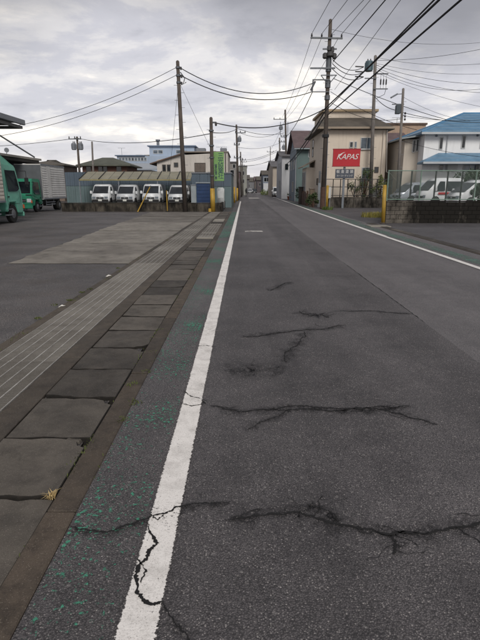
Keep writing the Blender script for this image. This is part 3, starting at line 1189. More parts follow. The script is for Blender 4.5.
def make_van(name, loc, rz, label, group, paint, L_=4.4, W_=1.69, H_=1.98, nose=0.55, stripe=None, seats=True, hood=0.0):
    root = empty(name, loc, rz, label, 'van', group)
    hwd = W_ / 2
    zb = H_ * 0.52
    prof = [(0.10, 0.24), (0.0, 0.42), (0.03, H_ * .40), (0.16 + hood * .3, zb), (0.16 + nose + hood, H_ * .93), (0.16 + nose + hood + .3, H_), (L_ - .25, H_), (L_ - .05, H_ * .93), (L_, zb), (L_, .45), (L_ - .08, .26)]
    mb, hw = body_shell(prof, hwd, 0.14, zb, H_, 0.05, 0.10)
    mb.build('body', paint, root, 0.055, True, 3)
    # windscreen
    z0, z1 = zb + .07, H_ * .90
    yy0 = 0.16 + hood * .3 + (z0 - zb) / (H_ * .93 - zb) * (nose + hood * .7)
    yy1 = 0.16 + hood * .3 + (z1 - zb) / (H_ * .93 - zb) * (nose + hood * .7)
    a0, a1 = hw(yy0, z0) - .10, hw(yy1, z1) - .10
    MB().plate([(-a0, yy0 - .005, z0), (a0, yy0 - .005, z0), (a1, yy1 - .005, z1), (-a1, yy1 - .005, z1)], .014).build('windscreen', MAT_GLASS, root)
    for s in (-1, 1):
        # side windows
        def sw(y0, y1, za, zc, ysl=0.0):
            p = [(s * (hw(y0, za) + .002), y0, za), (s * (hw(y1, za) + .002), y1, za), (s * (hw(y1, zc) + .002), y1, zc), (s * (hw(y0 + ysl, zc) + .002), y0 + ysl, zc)]
            if s > 0:
                pass
            else:
                p = p[::-1]
            return MB().plate(p, .012)
        sw(.62 + hood * .4, 1.42 + hood * .5, zb + .06, H_ * .88, nose * .55).build('side_window', MAT_GLASS, root)
        if seats:
            sw(1.62 + hood * .5, 2.75, zb + .06, H_ * .88).build('side_window', MAT_GLASS, root)
            sw(2.9, L_ - .35, zb + .06, H_ * .88).build('side_window', MAT_GLASS, root)
        # lamps and mirrors
        MB().obox((s * (hwd - .30), .03, .64), (1, 0, 0), (0, .25, 1), (0, -1, 0), (-.17, .15), (-.08, .10), (-.02, .035)).build('headlight', MAT_VLAMP, root, .02)
        mr = MB().obox((s * (hwd + .10), .62 + hood * .4, zb + .16), (1, 0, 0), (0, 1, 0), (0, 0, 1), (-.09, .09), (-.05, .05), (-.13, .13)).build('mirror', paint, root, .03)
        MB().tube((s * (hwd + .03), .66 + hood * .4, zb + .05), (s * (hwd - .04), .70 + hood * .4, zb + .02), .02).build('bracket', MAT_BLACK, mr)
        MB().obox((s * (hwd - .10), L_ - .01, .9), (1, 0, 0), (0, 0, 1), (0, 1, 0), (-.07, .07), (-.2, .2), (0, .02)).build('tail_light', MAT_RED, root)
        MB().obox((s * (hwd + .004), 1.52, zb - .12), (0, 1, 0), (0, 0, 1), (s, 0, 0), (-.10, .06), (-.02, .02), (0, .03)).build('door_handle', MAT_BLACK, root)
        MB().obox((s * (hwd + .001), 1.55 + hood * .5, .35), (0, 1, 0), (0, 0, 1), (s, 0, 0), (-.008, .008), (0, zb + .5 - .35), (0, .004)).build('door_gap', MAT_BLACK, root)
        wheel(root, s * (hwd - .12), .72 + hood * .3, .31, .19, s)
        wheel(root, s * (hwd - .12), L_ - .95, .31, .19, s)
        MB().lathe((s * (hwd + .002), .72 + hood * .3, .31), [(.37, -.01), (.37, .004)], 18, 0).build('wheel_arch', MAT_BLACK, root)
        MB().lathe((s * (hwd + .002), L_ - .95, .31), [(.37, -.01), (.37, .004)], 18, 0).build('wheel_arch', MAT_BLACK, root)
        if stripe:
            MB().obox((s * (hwd + .003), .9, .86), (0, 1, 0), (0, 0, 1), (s, 0, 0), (0, L_ - 1.1), (-.07, .07), (0, .005)).build('stripe', stripe, root)
    gr_ = MB().obox((0, -.002, .62), (1, 0, 0), (0, .12, 1), (0, -1, 0), (-.34, .34), (-.07, .08), (-.01, .03)).build('grille', MAT_BLACK, root, .015)
    MB().obox((0, -.03, .625), (1, 0, 0), (0, 0, 1), (0, -1, 0), (-.08, .08), (-.04, .04), (0, .02)).build('badge', MAT_CHROME, gr_, .01)
    MB().obox((0, .01, .40), (1, 0, 0), (0, 0, 1), (0, -1, 0), (-hwd + .12, hwd - .12), (-.10, .10), (0, .05)).build('bumper', MAT_BLACK if not stripe else paint, root, .03)
    MB().obox((0, -.05, .42), (1, 0, 0), (0, 0, 1), (0, -1, 0), (-.165, .165), (-.08, .08), (0, .012)).build('number_plate', MAT_PLATE, root)
    for s in (-.3, .35):
        MB().tube((s, yy0 - .02, z0 + .01), (s + .5, yy0 + .02, z0 + .06), .008).build('wiper', MAT_BLACK, root)
    return root


def ribbed_panel(mb, o, u, n, w, h, pitch, d):
    """horizontal corrugation"""
    k = int(h / pitch)
    pts = []
    for i in range(k):
        z = i * pitch
        pts += [(z, 0), (z + pitch * .15, d), (z + pitch * .6, d), (z + pitch * .75, 0)]
    pts.append((h, 0))
    vs = []
    for z, dd in pts:
        vs += [Vector(o) + Zv * z + Vector(n) * dd, Vector(o) + Vector(u) * w + Zv * z + Vector(n) * dd]
    mb.add(vs, [(2 * i, 2 * i + 1, 2 * i + 3, 2 * i + 2) for i in range(len(pts) - 1)])


def make_truck(name, loc, rz, label, cab_mat, box_mat, cabL=1.65, W_=1.72, cabH=2.2, boxL=4.3, boxW=1.86, boxZ=0.82, boxH=3.2, wr=.36, deflector=False, axle=.8):
    root = empty(name, loc, rz, label, 'truck')
    hwd = W_ / 2
    zb = cabH * .55
    z_low = .42
    prof = [(.05, z_low), (0, z_low + .12), (0.0, zb - .1), (.08, zb), (.36, cabH * .95), (.5, cabH), (cabL - .05, cabH), (cabL, cabH - .08), (cabL, z_low + .2), (cabL - .08, z_low + .1), (axle + wr + .08, z_low + .1), (axle + wr * .75, wr * 2 + .1), (axle - wr * .75, wr * 2 + .1), (axle - wr - .08, z_low + .02)]
    mb, hw = body_shell(prof, hwd, .08, zb, cabH, .04, .06)
    mb.build('cab', cab_mat, root, .035, False, 2)
    z0, z1 = zb + .04, cabH * .91
    y0 = .08 + (z0 - zb) / (cabH * .95 - zb) * .28
    y1 = .08 + (z1 - zb) / (cabH * .95 - zb) * .28
    a0, a1 = hw(y0, z0) - .09, hw(y1, z1) - .09
    ws = MB().plate([(-a0, y0 - .006, z0), (a0, y0 - .006, z0), (a1, y1 - .006, z1), (-a1, y1 - .006, z1)], .014).build('windscreen', MAT_GLASS, root)
    for s in (-.55, .05):
        MB().tube((s, y0 - .03, z0 + .02), (s + .55, y0, z0 + .08), .01).build('wiper', MAT_BLACK, ws)
    for s in (-1, 1):
        za, zc = zb - .02, cabH * .9
        p = [(s * (hw(.36, za) + .002), .34, za + .12), (s * (hw(.7, za) + .002), .62, za), (s * (hw(1.2, za) + .002), cabL - .32, za), (s * (hw(1.2, zc) + .002), cabL - .32, zc), (s * (hw(.6, zc) + .002), .52, zc)]
        if s < 0:
            p = p[::-1]
        dw = MB().plate(p, .012).build('door_window', MAT_GLASS, root)
        dr = MB()
        for (ya, yb_, z2, z3) in ((.33, .345, z_low + .5, zb), (cabL - .2, cabL - .185, z_low + .14, cabH * .92), (.34, cabL - .2, z_low + .45, z_low + .462)):
            dr.obox((s * (hwd - .004), 0, 0), (0, 1, 0), (0, 0, 1), (s, 0, 0), (ya, yb_), (z2, z3), (0, .007))
        dr.build('door_seam', MAT_BLACK, root)
        MB().obox((s * (hwd + .002), cabL - .34, zb - .25), (0, 1, 0), (0, 0, 1), (s, 0, 0), (0, .12), (-.025, .025), (0, .03)).build('door_handle', MAT_BLACK, root)
        # mirror on stalk
        mr = MB().tube((s * (hwd - .02), .2, cabH * .9), (s * (hwd + .22), -.05, cabH * .9), .015)
        mr.tube((s * (hwd + .22), -.05, cabH * .9), (s * (hwd + .22), -.05, cabH * .62), .015)
        mm = mr.build('mirror_arm', MAT_BLACK, root)
        MB().obox((s * (hwd + .22), -.05, cabH * .72), (1, 0, 0), (0, 1, 0), Zv, (-.09, .09), (-.04, .04), (-.17, .17)).build('mirror', MAT_BLACK, mm, .02)
        # lamps
        MB().obox((s * (hwd - .22), -.004, z_low + .36), (1, 0, 0), (0, 0, 1), (0, -1, 0), (-.16, .14), (-.13, .12), (-.02, .03)).build('headlight', MAT_LAMP, root, .03)
        MB().obox((s * (hwd - .05), -.002, z_low + .30), (1, 0, 0), (0, 0, 1), (0, -1, 0), (-.05, .03), (-.10, .08), (-.02, .03)).build('indicator', MAT_ORANGE, root, .01)
        MB().obox((s * (hwd - .22), .0, zb - .06), (1, 0, 0), (0, 0, 1), (0, -1, 0), (-.2, .2), (-.03, .03), (0, .02)).build('grab_bar', MAT_BLACK, root)
        wheel(root, s * (hwd - .12), axle, wr, .2, s)
        wheel(root, s * (boxW / 2 - .30), cabL + boxL * .66, wr, .2, -s)
        wheel(root, s * (boxW / 2 - .09), cabL + boxL * .66, wr, .2, s)
        st = MB()
        st.obox((s * (hwd - .06), 1.2, .36), (0, 1, 0), (0, 0, 1), (s, 0, 0), (-.02, .5), (0, .04), (-.1, .06))
        st.obox((s * (hwd - .06), 1.2, .62), (0, 1, 0), (0, 0, 1), (s, 0, 0), (-.02, .5), (0, .04), (-.1, .06))
        st.build('step', MAT_GREY, root)
        # side guard
        sg = MB()
        for zz in (.46, .62):
            sg.obox((s * (boxW / 2 - .06), cabL + .6, zz), (0, 1, 0), (0, 0, 1), (s, 0, 0), (0, boxL * .38), (-.03, .03), (-.02, .02))
        for yy_ in (cabL + .7, cabL + .5 + boxL * .36):
            sg.obox((s * (boxW / 2 - .09), yy_, .40), (0, 1, 0), (0, 0, 1), (s, 0, 0), (-.03, .03), (0, boxZ - .4), (-.02, .008))
        sg.build('side_guard', MAT_GREY, root)
    g_ = MB().obox((0, -.002, z_low + .34), (1, 0, 0), (0, 0, 1), (0, -1, 0), (-.42, .42), (-.09, .11), (-.01, .022)).build('grille', MAT_BLACK, root, .01)
    MB().obox((0, -.026, z_low + .35), (1, 0, 0), (0, 0, 1), (0, -1, 0), (-.4, .4), (-.012, .012), (0, .012)).build('trim', MAT_CHROME, g_)
    MB().obox((0, .02, .36), (1, 0, 0), (0, 0, 1), (0, -1, 0), (-hwd + .03, hwd - .03), (-.11, .11), (-.06, .06)).build('bumper', cab_mat, root, .03)
    MB().obox((0, -.045, .37), (1, 0, 0), (0, 0, 1), (0, -1, 0), (-.165, .165), (-.08, .08), (0, .012)).build('number_plate', M('#5c9a6c', .5, .05, 4), root)
    ch = MB()
    for s in (-1, 1):
        ch.box(s * .38 - .06, s * .38 + .06, .3, cabL + boxL - .1, .5, boxZ - .003)
    ch.box(-.3, .3, cabL + boxL * .66 - .08, cabL + boxL * .66 + .08, .3, .5)
    ch.build('chassis', MAT_BLACK, root)
    b0 = cabL + .12
    bx = MB().box(-boxW / 2 + .02, boxW / 2 - .02, b0 + .02, b0 + boxL, boxZ, boxH).build('cargo_box', box_mat, root)
    for s in (-1, 1):
        u = (0, 1, 0)
        n = (s, 0, 0)
        secs = ((.08, boxL * .20), (boxL * .36, boxL * .96))
        for a, b in secs:
            m_ = MB()
            ribbed_panel(m_, (s * (boxW / 2 - .018), b0 + a, boxZ + .14), u, n, b - a, boxH - boxZ - .26, .16, .022)
            m_.build('side_panel', box_mat, bx)
        m_ = MB()
        m_.obox((s * (boxW / 2 - .018), b0, 0), u, Zv, n, (boxL * .205, boxL * .355), (boxZ + .1, boxH - .1), (0, .02))
        m_.build('side_door', box_mat, bx)
        m_ = MB()
        m_.obox((s * (boxW / 2 - .018), b0, 0), u, Zv, n, (0, boxL), (boxZ, boxZ + .09), (0, .03))
        m_.obox((s * (boxW / 2 - .018), b0, 0), u, Zv, n, (0, boxL), (boxH - .09, boxH + .02), (0, .03))
        m_.build('rail', MAT_GREY, bx)
    MB().obox((0, b0 + .018, 0), (1, 0, 0), Zv, (0, -1, 0), (-boxW / 2 + .03, boxW / 2 - .03), (boxZ + .05, boxH - .05), (0, .012)).build('front_board', M('#55585c', .6, .15, 2), bx)
    if deflector:
        MB().plate([(-hwd + .15, .55, cabH - .02), (hwd - .15, .55, cabH - .02), (hwd - .2, cabL - .1, cabH + .45), (-hwd + .2, cabL - .1, cabH + .45)], .03).build('wind_deflector', cab_mat, root)
        for s in (-1, 1):
            MB().plate([(s * (hwd - .15), .58, cabH - .02), (s * (hwd - .19), cabL - .1, cabH - .02), (s * (hwd - .2), cabL - .1, cabH + .44)], .02).build('deflector_side', cab_mat, root)
    return root


MAT_TGREEN = M('#277c60', .38, .1, 1.5, dirt='#24463a', dirt_amt=.3)
MAT_TMINT = M('#6aae99', .4, .08, 1.5, dirt='#4c6b5f', dirt_amt=.25)
MAT_ALU = M('#cecdca', .5, .1, 1.6, .1, streak=.35, dirt='#56534f')
MAT_CREAM = M('#bfb8ad', .55, .1, 1.6, streak=.3, dirt='#66605a')

make_truck('box_truck', (-14.95, 33.0, -.03), 0.0, 'dark green cab-over truck with ribbed aluminium cargo box, facing the road', MAT_TGREEN, MAT_ALU, boxL=4.5)
make_truck('box_truck', (-11.75, 24.05, -.03), math.pi, 'mint green truck parked nose away with cream cargo body', MAT_TMINT, MAT_CREAM, cabL=1.8, W_=2.1, cabH=2.62, boxL=5.2, boxW=2.2, boxZ=.95, boxH=3.05, wr=.42, deflector=True, axle=1.15)

# vans in the neighbouring yard
VY_ = 44.5
for i, (px, lb) in enumerate(((98.5, 'white delivery van closest to the box truck, first in the parked row'), (124.5, 'white delivery van parked second from the box truck'),
                              (150, 'white delivery van behind the leaning yellow bar'))):
    make_van('delivery_van', (ax(px, VY_), VY_ + (.25, -.15, .1)[i], .1), R((1.2, -1.0, .4)[i]), lb, 'white vans parked in a row', (MAT_WHITECAR, M('#c3c6c9', .35, .06, 1.2, dirt='#7d7a74', dirt_amt=.35), MAT_WHITECAR)[i], H_=(1.82, 1.78, 1.84)[i], nose=(.75, .85, .7)[i], seats=False)
make_van('delivery_van', (ax(177.5, VY_), VY_ - .6, .1), 0.0, 'white van with sloping nose behind the tall leaning pole', 'white vans parked in a row', MAT_WHITECAR, L_=4.5, W_=1.72, H_=1.74, nose=.8, seats=False, hood=.45)

# cars in the raised lot on the right
make_van('minivan', (ax(401, 33.5), 34.6, .45), R(-72), 'pale silver minivan behind the green mesh fence', None, MAT_SILVER, L_=3.9, W_=1.65, H_=1.62, nose=.6, hood=.35)
make_van('kei_van', (ax(425, 30.5), 31.3, .45), R(-74), 'white high-roof van with a red side stripe behind mesh fence', None, MAT_WHITECAR, L_=3.0, W_=1.48, H_=1.86, nose=.75, stripe=MAT_RED)
make_van('kei_van', (ax(458, 27.5), 28.2, .45), R(-74), 'white van with sloping windscreen at the end of the fenced lot', None, MAT_WHITECAR, L_=3.6, W_=1.5, H_=1.68, nose=.85, stripe=MAT_ORANGE, hood=.3)
for o_ in [o for o in col.objects if o.name.startswith(('minivan', 'kei_van'))]:
    o_.scale = (.92, .92, .92)
# cars far down the street
make_van('distant_car', (ax(250.0, 175), 175, 0), 0.0, 'small white car coming towards us far down the street', None, MAT_WHITECAR, L_=3.9, W_=1.65, H_=1.55, nose=.8, hood=.6)
make_van('distant_car', (ax(254.5, 185), 185, 0), 0.0, 'small dark car far down the street', None, M('#1f2125', .35, .1, 2), L_=4.2, W_=1.7, H_=1.6, nose=.8, hood=.7)
make_van('parked_van', (ax(277, 96), 97, 0), 0.0, 'small white van parked below the beige warehouse', None, MAT_WHITECAR, L_=3.4, W_=1.48, H_=1.9)

# ------------------------------------------------------------------ left: warehouse canopies
MAT_CORR = M('#6f7073', .6, .2, .8, .2, streak=.4)
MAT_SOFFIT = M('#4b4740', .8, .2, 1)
cp = empty('loading_canopy', (-13.5, 24.0, 0), 0, 'grey metal loading canopy jutting out high over the parked truck', 'canopy')
Yc, zc_ = 27.0, azz(125.5, 27.0)
Xe = ax(30, 27.0)
lx = lambda x: x + 13.5
ly = lambda y: y - 24.0
MB().plate([(lx(Xe), ly(12), zc_ + .12), (lx(Xe), ly(Yc), zc_ + .12), (lx(-24), ly(Yc), zc_ + .55), (lx(-24), ly(12), zc_ + .55)], .06).build('roof_sheet', MAT_CORR, cp)
mb = MB()
mb.box(lx(Xe) - .02, lx(Xe) + .12, ly(12), ly(Yc) + .05, zc_ + .02, zc_ + .28)
mb.build('gutter', MAT_GREY, cp, .02)
mb = MB()
mb.box(lx(-24), lx(Xe) - .03, ly(Yc) - .12, ly(Yc), zc_ - .16, zc_ - .02)
mb.box(lx(Xe) - .15, lx(Xe) - .03, ly(12), ly(Yc) - .13, zc_ - .16, zc_ - .02)
for y in (13, 16.5, 20, 23.5):
    mb.box(lx(-24), lx(Xe) - .16, ly(y), ly(y) + .1, zc_ - .14, zc_ - .0)
mb.build('beam', M('#5b5a58', .6, .2, 2), cp)
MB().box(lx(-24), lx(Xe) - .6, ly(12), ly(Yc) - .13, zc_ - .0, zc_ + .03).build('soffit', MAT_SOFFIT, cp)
for y in (14.0, 25.6):
    MB().box(lx(-17.8), lx(-17.55), ly(y), ly(y) + .25, -.03, zc_ - .15).build('post', M('#5b5a58', .6, .2, 2), cp)
MB().tube((lx(at(-30, 112, 28).x), ly(26.8), azz(112, 28)), (lx(at(23, 153, 28).x), ly(29.5), azz(155.5, 28)), .045).build('stay_rod', MAT_METAL, cp)

cp2 = empty('shed_canopy', (-18, 33, 0), 0, 'low flat canopy roof behind the green truck', 'canopy')
Xe2, z2 = ax(44.5, 38.0), azz(160.5, 38.0)
lx = lambda x: x + 18
ly = lambda y: y - 33
MB().box(lx(-34), lx(Xe2), ly(27), ly(38), z2 - .02, z2 + .12).build('roof_sheet', M('#84807a', .7, .25, 1, streak=.4), cp2)
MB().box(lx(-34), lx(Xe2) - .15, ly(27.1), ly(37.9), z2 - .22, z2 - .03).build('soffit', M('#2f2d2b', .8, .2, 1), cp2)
MB().box(lx(-33), lx(-16.6), ly(37.6), ly(37.85), -.03, z2 - .23).build('back_wall', M('#6d7277', .7, .2, .6, streak=.4), cp2)
for x, y in ((-17.4, 28), (-17.4, 37)):
    MB().box(lx(x), lx(x) + .15, ly(y), ly(y) + .15, -.03, z2 - .23).build('post', MAT_GREY, cp2)
dd = empty('roof_antenna', (ax(11, 35), 35, z2 + .12), 0, 'small dish antenna on the low canopy roof', 'antenna')
MB().tube((0, 0, 0), (0, 0, .4), .02).build('mast', MAT_METAL, dd)
m_ = MB().lathe((0, -.05, .4), [(.02, .0), (.1, -.02), (.16, -.06)], 14, 1).build('dish', MAT_GREY, dd)
m_.rotation_euler = (0, 0, .6)

# ------------------------------------------------------------------ left: low wall, shed, carport
lw = empty('low_wall', (-8, 34.6, 0), 0, 'low black-stained concrete wall in front of the parked vans', 'wall')
x = WL0 = -12.75
xr = ax(222, 34.6)
i = 0
while x < xr - .05:
    x1 = min(x + 1.18, xr)
    MB().box(x + 8 + .008, x1 + 8 - .008, -.1, .06 + random.uniform(-.008, .008), -.06, .5 + random.uniform(-.012, .012)).build('wall_block', MAT_WALLL, lw, .012)
    x = x1
MB().box(WL0 + 8, xr + 8, -.07, .03, -.05, .47).build('core', MAT_DARK, lw)
mb = MB().box(WL0 + 8, xr + 8, -.12, .08, .515, .575).build('coping', MAT_WALLL, lw, .015)
MB().box(xr + 8 - .16, xr + 8 - .004, .085, 6, -.06, .56).build('return_wall', MAT_WALLL, lw, .01)

PAN_U = M('#4c5965', .6, .12, .7, streak=.3)
PAN_L = M('#596a6c', .6, .12, .7, streak=.35, dirt='#3a4238')
sh = empty('corrugated_shed', (-12, 50, 0), 0, 'long two-tone blue grey panelled shed wall behind the white vans', 'shed')
zt, zm = azz(172, 50), azz(186, 50)
x = ax(66, 50)
xend = ax(194, 50)
MB().box(x + 12, xend + 12, .06, 4.0, -.06, zt).build('core', MAT_DARK, sh)
while x < xend:
    x1 = min(x + .92, xend)
    for z0, z1, mt in ((-.06, zm - .01, PAN_L), (zm + .01, zt - .02, PAN_U)):
        mb = MB().box(x + 12 + .012, x1 + 12 - .012, 0, .055, z0, z1)
        for r in (.25, .5, .75):
            mb.box(x + 12 + (x1 - x) * r - .03, x + 12 + (x1 - x) * r + .03, -.02, -.001, z0 + .02, z1 - .02)
        mb.build('wall_panel', mt, sh)
    x = x1
# carport roof in front of the shed
MAT_FRP = M('#7f7b6a', .5, .18, 1.0, streak=.4, dirt='#4b4739')
cpt = empty('carport', (-12, 47, 0), 0, 'carport with yellowed translucent roof sheets above the white vans', 'carport')
ya, yb = 46.0, 48.6
za, zb_ = azz(179.5, 46.0), azz(171.8, 48.6)
x = ax(80, 46)
xe = ax(191, 46)
k = 0
while x < xe - .1:
    x1 = min(x + .9, xe)
    MB().plate([(x + 12 + .02, ya - 47, za), (x1 + 12 - .02, ya - 47, za), (x1 + 12 - .02, yb - 47, zb_), (x + 12 + .02, yb - 47, zb_)], .02).build('roof_sheet', MAT_FRP, cpt)
    if k % 2 == 0:
        MB().tube((x + 12, ya - 47 - .05, za + .05), (x + 12, yb - 47, zb_ + .05), .045, n=6).build('rafter', MAT_BLACK, cpt)
    if k % 4 == 0:
        MB().box(x + 12 - .04, x + 12 + .04, ya - 47, ya - 47 + .08, -.06, za - .1).build('post', MAT_GREY, cpt)
    x = x1
    k += 1
MB().box(ax(80, 46) + 12, xe + 12, ya - 47 - .06, ya - 47 + .02, za - .09, za - .005).build('front_beam', M('#8a7f52', .6, .2, 2), cpt)
MB().box(ax(80, 46) + 12, xe + 12, yb - 47, yb - 47 + .08, zb_ - .15, zb_ - .03).build('back_beam', MAT_GREY, cpt)

sh2 = empty('panel_building', (-5, 43, 0), 0, 'blue grey panelled building corner behind the green sign', 'building')
x0, x1, zt = ax(192, 43), ax(231.5, 43), azz(173.5, 43)
MB().box(x0 + 5, x1 + 5 - .06, .06, 9.0, -.06, zt).build('core', MAT_DARK, sh2)
zm = azz(186.5, 43)
n = 5
for i in range(n):
    a, b = x0 + (x1 - x0) * i / n, x0 + (x1 - x0) * (i + 1) / n
    for z0, z1, mt in ((-.06, zm - .01, PAN_L), (zm + .01, zt, PAN_U)):
        mb = MB().box(a + 5 + .01, b + 5 - .01, 0, .055, z0, z1)
        for r in (.25, .5, .75):
            mb.box(a + 5 + (b - a) * r - .03, a + 5 + (b - a) * r + .03, -.02, -.001, z0 + .02, z1 - .02)
        mb.build('wall_panel', mt, sh2)
for i in range(8):
    MB().box(x1 + 5 - .055, x1 + 5, .06 + i * 1.11, .06 + i * 1.11 + 1.09, -.06, zt).build('wall_panel', PAN_L, sh2)
MB().box(x0 + 5 - .05, x1 + 5 + .06, -.07, 9.05, zt + .003, zt + .09).build('roof_edge', MAT_GREY, sh2)

# things standing behind the low wall
bl = empty('storage_locker', (ax(203, 38.5), 38.5, -.06), 0, 'dark blue ribbed steel storage box behind the low wall', 'storage box')
wB, hB = (209.5 - 196.5) / 12.7, azz(183.3, 38.5) + .06
MAT_BLUE = M('#1f3a62', .5, .15, 1.5, dirt='#182335', dirt_amt=.4)
MB().box(-wB / 2 + .02, wB / 2 - .02, .02, .9, .1, hB).build('body', MAT_BLUE, bl)
k = 7
for i in range(k):
    MB().box(-wB / 2, wB / 2, 0, .018, .12 + (hB - .14) * i / k + .02, .12 + (hB - .14) * (i + 1) / k - .03).build('slat', MAT_BLUE, bl, .006)
MB().box(-wB / 2 - .04, wB / 2 + .04, -.04, .95, hB + .003, hB + .08).build('lid', M('#8d9499', .5, .1, 2), bl)
for s in (-1, 1):
    MB().box(s * (wB / 2 - .1) - .06, s * (wB / 2 - .1) + .06, .05, .85, -.0, .097).build('foot', MAT_BLACK, bl)
gp = empty('panel_screen', (ax(193.5, 38.6), 38.6, -.06), 0, 'pale grey panel leaning beside the blue storage box', 'panel')
MB().box(-.2, .2, 0, .05, 0, azz(184.5, 38.6) + .06).build('sheet', M('#8f979b', .6, .15, 2), gp, .01)
MB().box(-.23, .23, -.02, .0, azz(184.5, 38.6) - .02, azz(184.5, 38.6) + .05).build('top_rail', MAT_GREY, gp)
MB().box(-.15, .15, .055, .4, 0, .05).build('foot', MAT_GREY, gp)
wc = empty('white_tank', (ax(220.5, 37.5), 37.5, -.06), 0, 'white rounded cabinet behind the wall below the green sign', 'cabinet')
hh = azz(187.5, 37.5) + .06
MB().box(-.27, .27, 0, .5, .08, hh).build('body', M('#b4b7b6', .5, .1, 2, streak=.3), wc, .07, True, 3)
MB().box(-.2, .2, -.012, .0, .9, hh - .25).build('door', M('#c3c6c5', .5, .08, 2), wc, .005)
MB().box(-.24, .24, .03, .47, 0, .079).build('base', MAT_GREY, wc)

# yellow barrier bars along the low wall
b0, b1 = gnd(146.5, 209.5), None
p0 = Vector((b0[0], 34.2, -.03))
p1 = at(150, 187, 34.45)
yb_o = empty('barrier_bar', p0, 0, 'yellow barrier bar leaning against the low wall', 'barrier bar')
MB().tube((0, 0, 0), p1 - p0, .04, .035, 8).build('bar', MAT_YELLOW, yb_o)
MB().tube((p1 - p0) * .9, (p1 - p0) * 1.06, .025, .025, 8).build('tip', MAT_METAL, yb_o)
p0 = Vector((ax(166.5, 34.25), 34.25, -.03))
yb_o = empty('barrier_bar', p0, 0, 'thin upright yellow bar in front of the low wall by sloping-nose van', 'barrier bar')
MB().tube((0, 0, 0), (0, 0, azz(190, 34.25)), .035, .03, 8).build('bar', MAT_YELLOW, yb_o)
MB().lathe((0, 0, 0), [(.12, 0), (.12, .03), (.05, .06)], 10).build('foot', MAT_BLACK, yb_o)

# ------------------------------------------------------------------ left: buildings behind
MAT_BEIGE = M('#bab4ad', .85, .1, .5, streak=.3, dirt='#6b645d', bump=.15)
MAT_FRAME = M('#4a4540', .6, .15, 2)
MAT_FRAMEW = M('#b3b4b3', .5, .1, 2)
Yb = 53.0
bb = empty('beige_building', (ax(195, Yb), Yb, 0), 0, 'beige two-storey flat roofed building behind the blue grey panels', 'building')
ox = ax(195, Yb)
xl, xr2, zt = ax(158, Yb) - ox, ax(228, Yb) - ox, azz(152.5, Yb)
zl = azz(160, Yb)
mb = MB()
mb.add([(xl, 0, -.06), (xr2, 0, -.06), (xr2, 0, zt), (xl + 2.6, 0, zt - .25), (xl, 0, zl), (xl, 9, -.06), (xr2, 9, -.06), (xr2, 9, zt), (xl + 2.6, 9, zt - .25), (xl, 9, zl)],
       [(0, 1, 2, 3, 4), (9, 8, 7, 6, 5), (0, 5, 6, 1), (1, 6, 7, 2), (2, 7, 8, 3), (3, 8, 9, 4), (4, 9, 5, 0)])
mb.build('wall', MAT_BEIGE, bb)
MB().plate([(xl - .7, -.25, zl - .45), (xl + 2.6, -.25, zt - .2), (xl + 2.6, 9.2, zt - .2), (xl - .7, 9.2, zl - .45)], .12).build('roof', M('#5b4a40', .8, .2, 2), bb)
MB().box(xl + 2.62, xr2 + .08, -.1, 9.1, zt + .003, zt + .12).build('parapet', M('#7d756d', .8, .15, 1), bb)
for (a, b, c, d, m) in ((163.6, 166.4, 165, 171, 0), (168.2, 170.8, 165, 171, 0), (175.2, 178.6, 163, 166.5, 0), (195.5, 205.5, 163.3, 171.5, 1)):
    window(bb, (ax(a, Yb) - ox, 0, azz(d, Yb)), S_U, S_N, ax(b, Yb) - ax(a, Yb), azz(c, Yb) - azz(d, Yb), MAT_FRAME, M('#5e544c', .3, .2, 2) if m else MAT_GLASS, m)
for (px, w) in ((200, .5), (223, .35)):
    MB().box(ax(px, Yb) - ox - w, ax(px, Yb) - ox + w, 2, 3, zt + .12, zt + .6).build('roof_unit', MAT_GREY, bb, .03)
MB().tube((xr2 - .25, -.06, 0), (xr2 - .25, -.06, zt - .1), .05).build('downpipe', MAT_FRAME, bb)

Yf = 85.0
ff = empty('factory_building', (ax(165, Yf), Yf, 0), 0, 'blue grey factory building with stepped flat roofs in the distance', 'building')
ox = ax(165, Yf)
MAT_FACT = M('#98a6b8', .7, .08, .3, streak=.25, dirt='#66717f')
MB().box(ax(119, Yf) - ox, ax(196, Yf) - ox, 0, 14, -.06, azz(156, Yf)).build('wall', MAT_FACT, ff)
MB().box(ax(149, Yf) - ox, ax(194, Yf) - ox, 2, 12, azz(156, Yf) + .01, azz(145.5, Yf)).build('upper_wall', MAT_FACT, ff)
MB().box(ax(149, Yf) - ox - .3, ax(194, Yf) - ox + .3, 1.7, 12.3, azz(145.5, Yf) + .01, azz(144.3, Yf)).build('roof_edge', M('#66758a', .6, .1, 1), ff)
MB().box(ax(119, Yf) - ox - .3, ax(149, Yf) - ox - .4, -.3, 14.3, azz(156, Yf) + .01, azz(155, Yf)).build('roof_edge', M('#66758a', .6, .1, 1), ff)
for i in range(9):
    window(ff, (ax(121 + i * 3.1, Yf) - ox, 0, azz(160.5, Yf)), S_U, S_N, .35, .45, MAT_FRAMEW, MAT_GLASSB, 0, .06)
for px in (153, 158, 176):
    window(ff, (ax(px, Yf) - ox, 2, azz(152.5, Yf)), S_U, S_N, .7, .5, MAT_FRAMEW, MAT_GLASSB, 0, .06)
MB().lathe((ax(155, Yf) - ox, 5, azz(144.2, Yf)), [(.25, 0), (.25, .9), (.4, 1.0), (.4, 1.2)], 8).build('vent', MAT_GREY, ff)
for px, w in ((135, .9), (138, .5), (144, 1.0)):
    MB().box(ax(px, Yf) - ox - w / 2, ax(px, Yf) - ox + w / 2, 4, 5.5, azz(155, Yf) + .02, azz(153, Yf)).build('roof_unit', M('#9c968c', .7, .2, 2), ff, .05)
wr = empty('white_roof_hall', (ax(134, 70), 70, 0), 0, 'low hall with pale grey sloping metal roof before the factory', 'building')
ox = ax(134, 70)
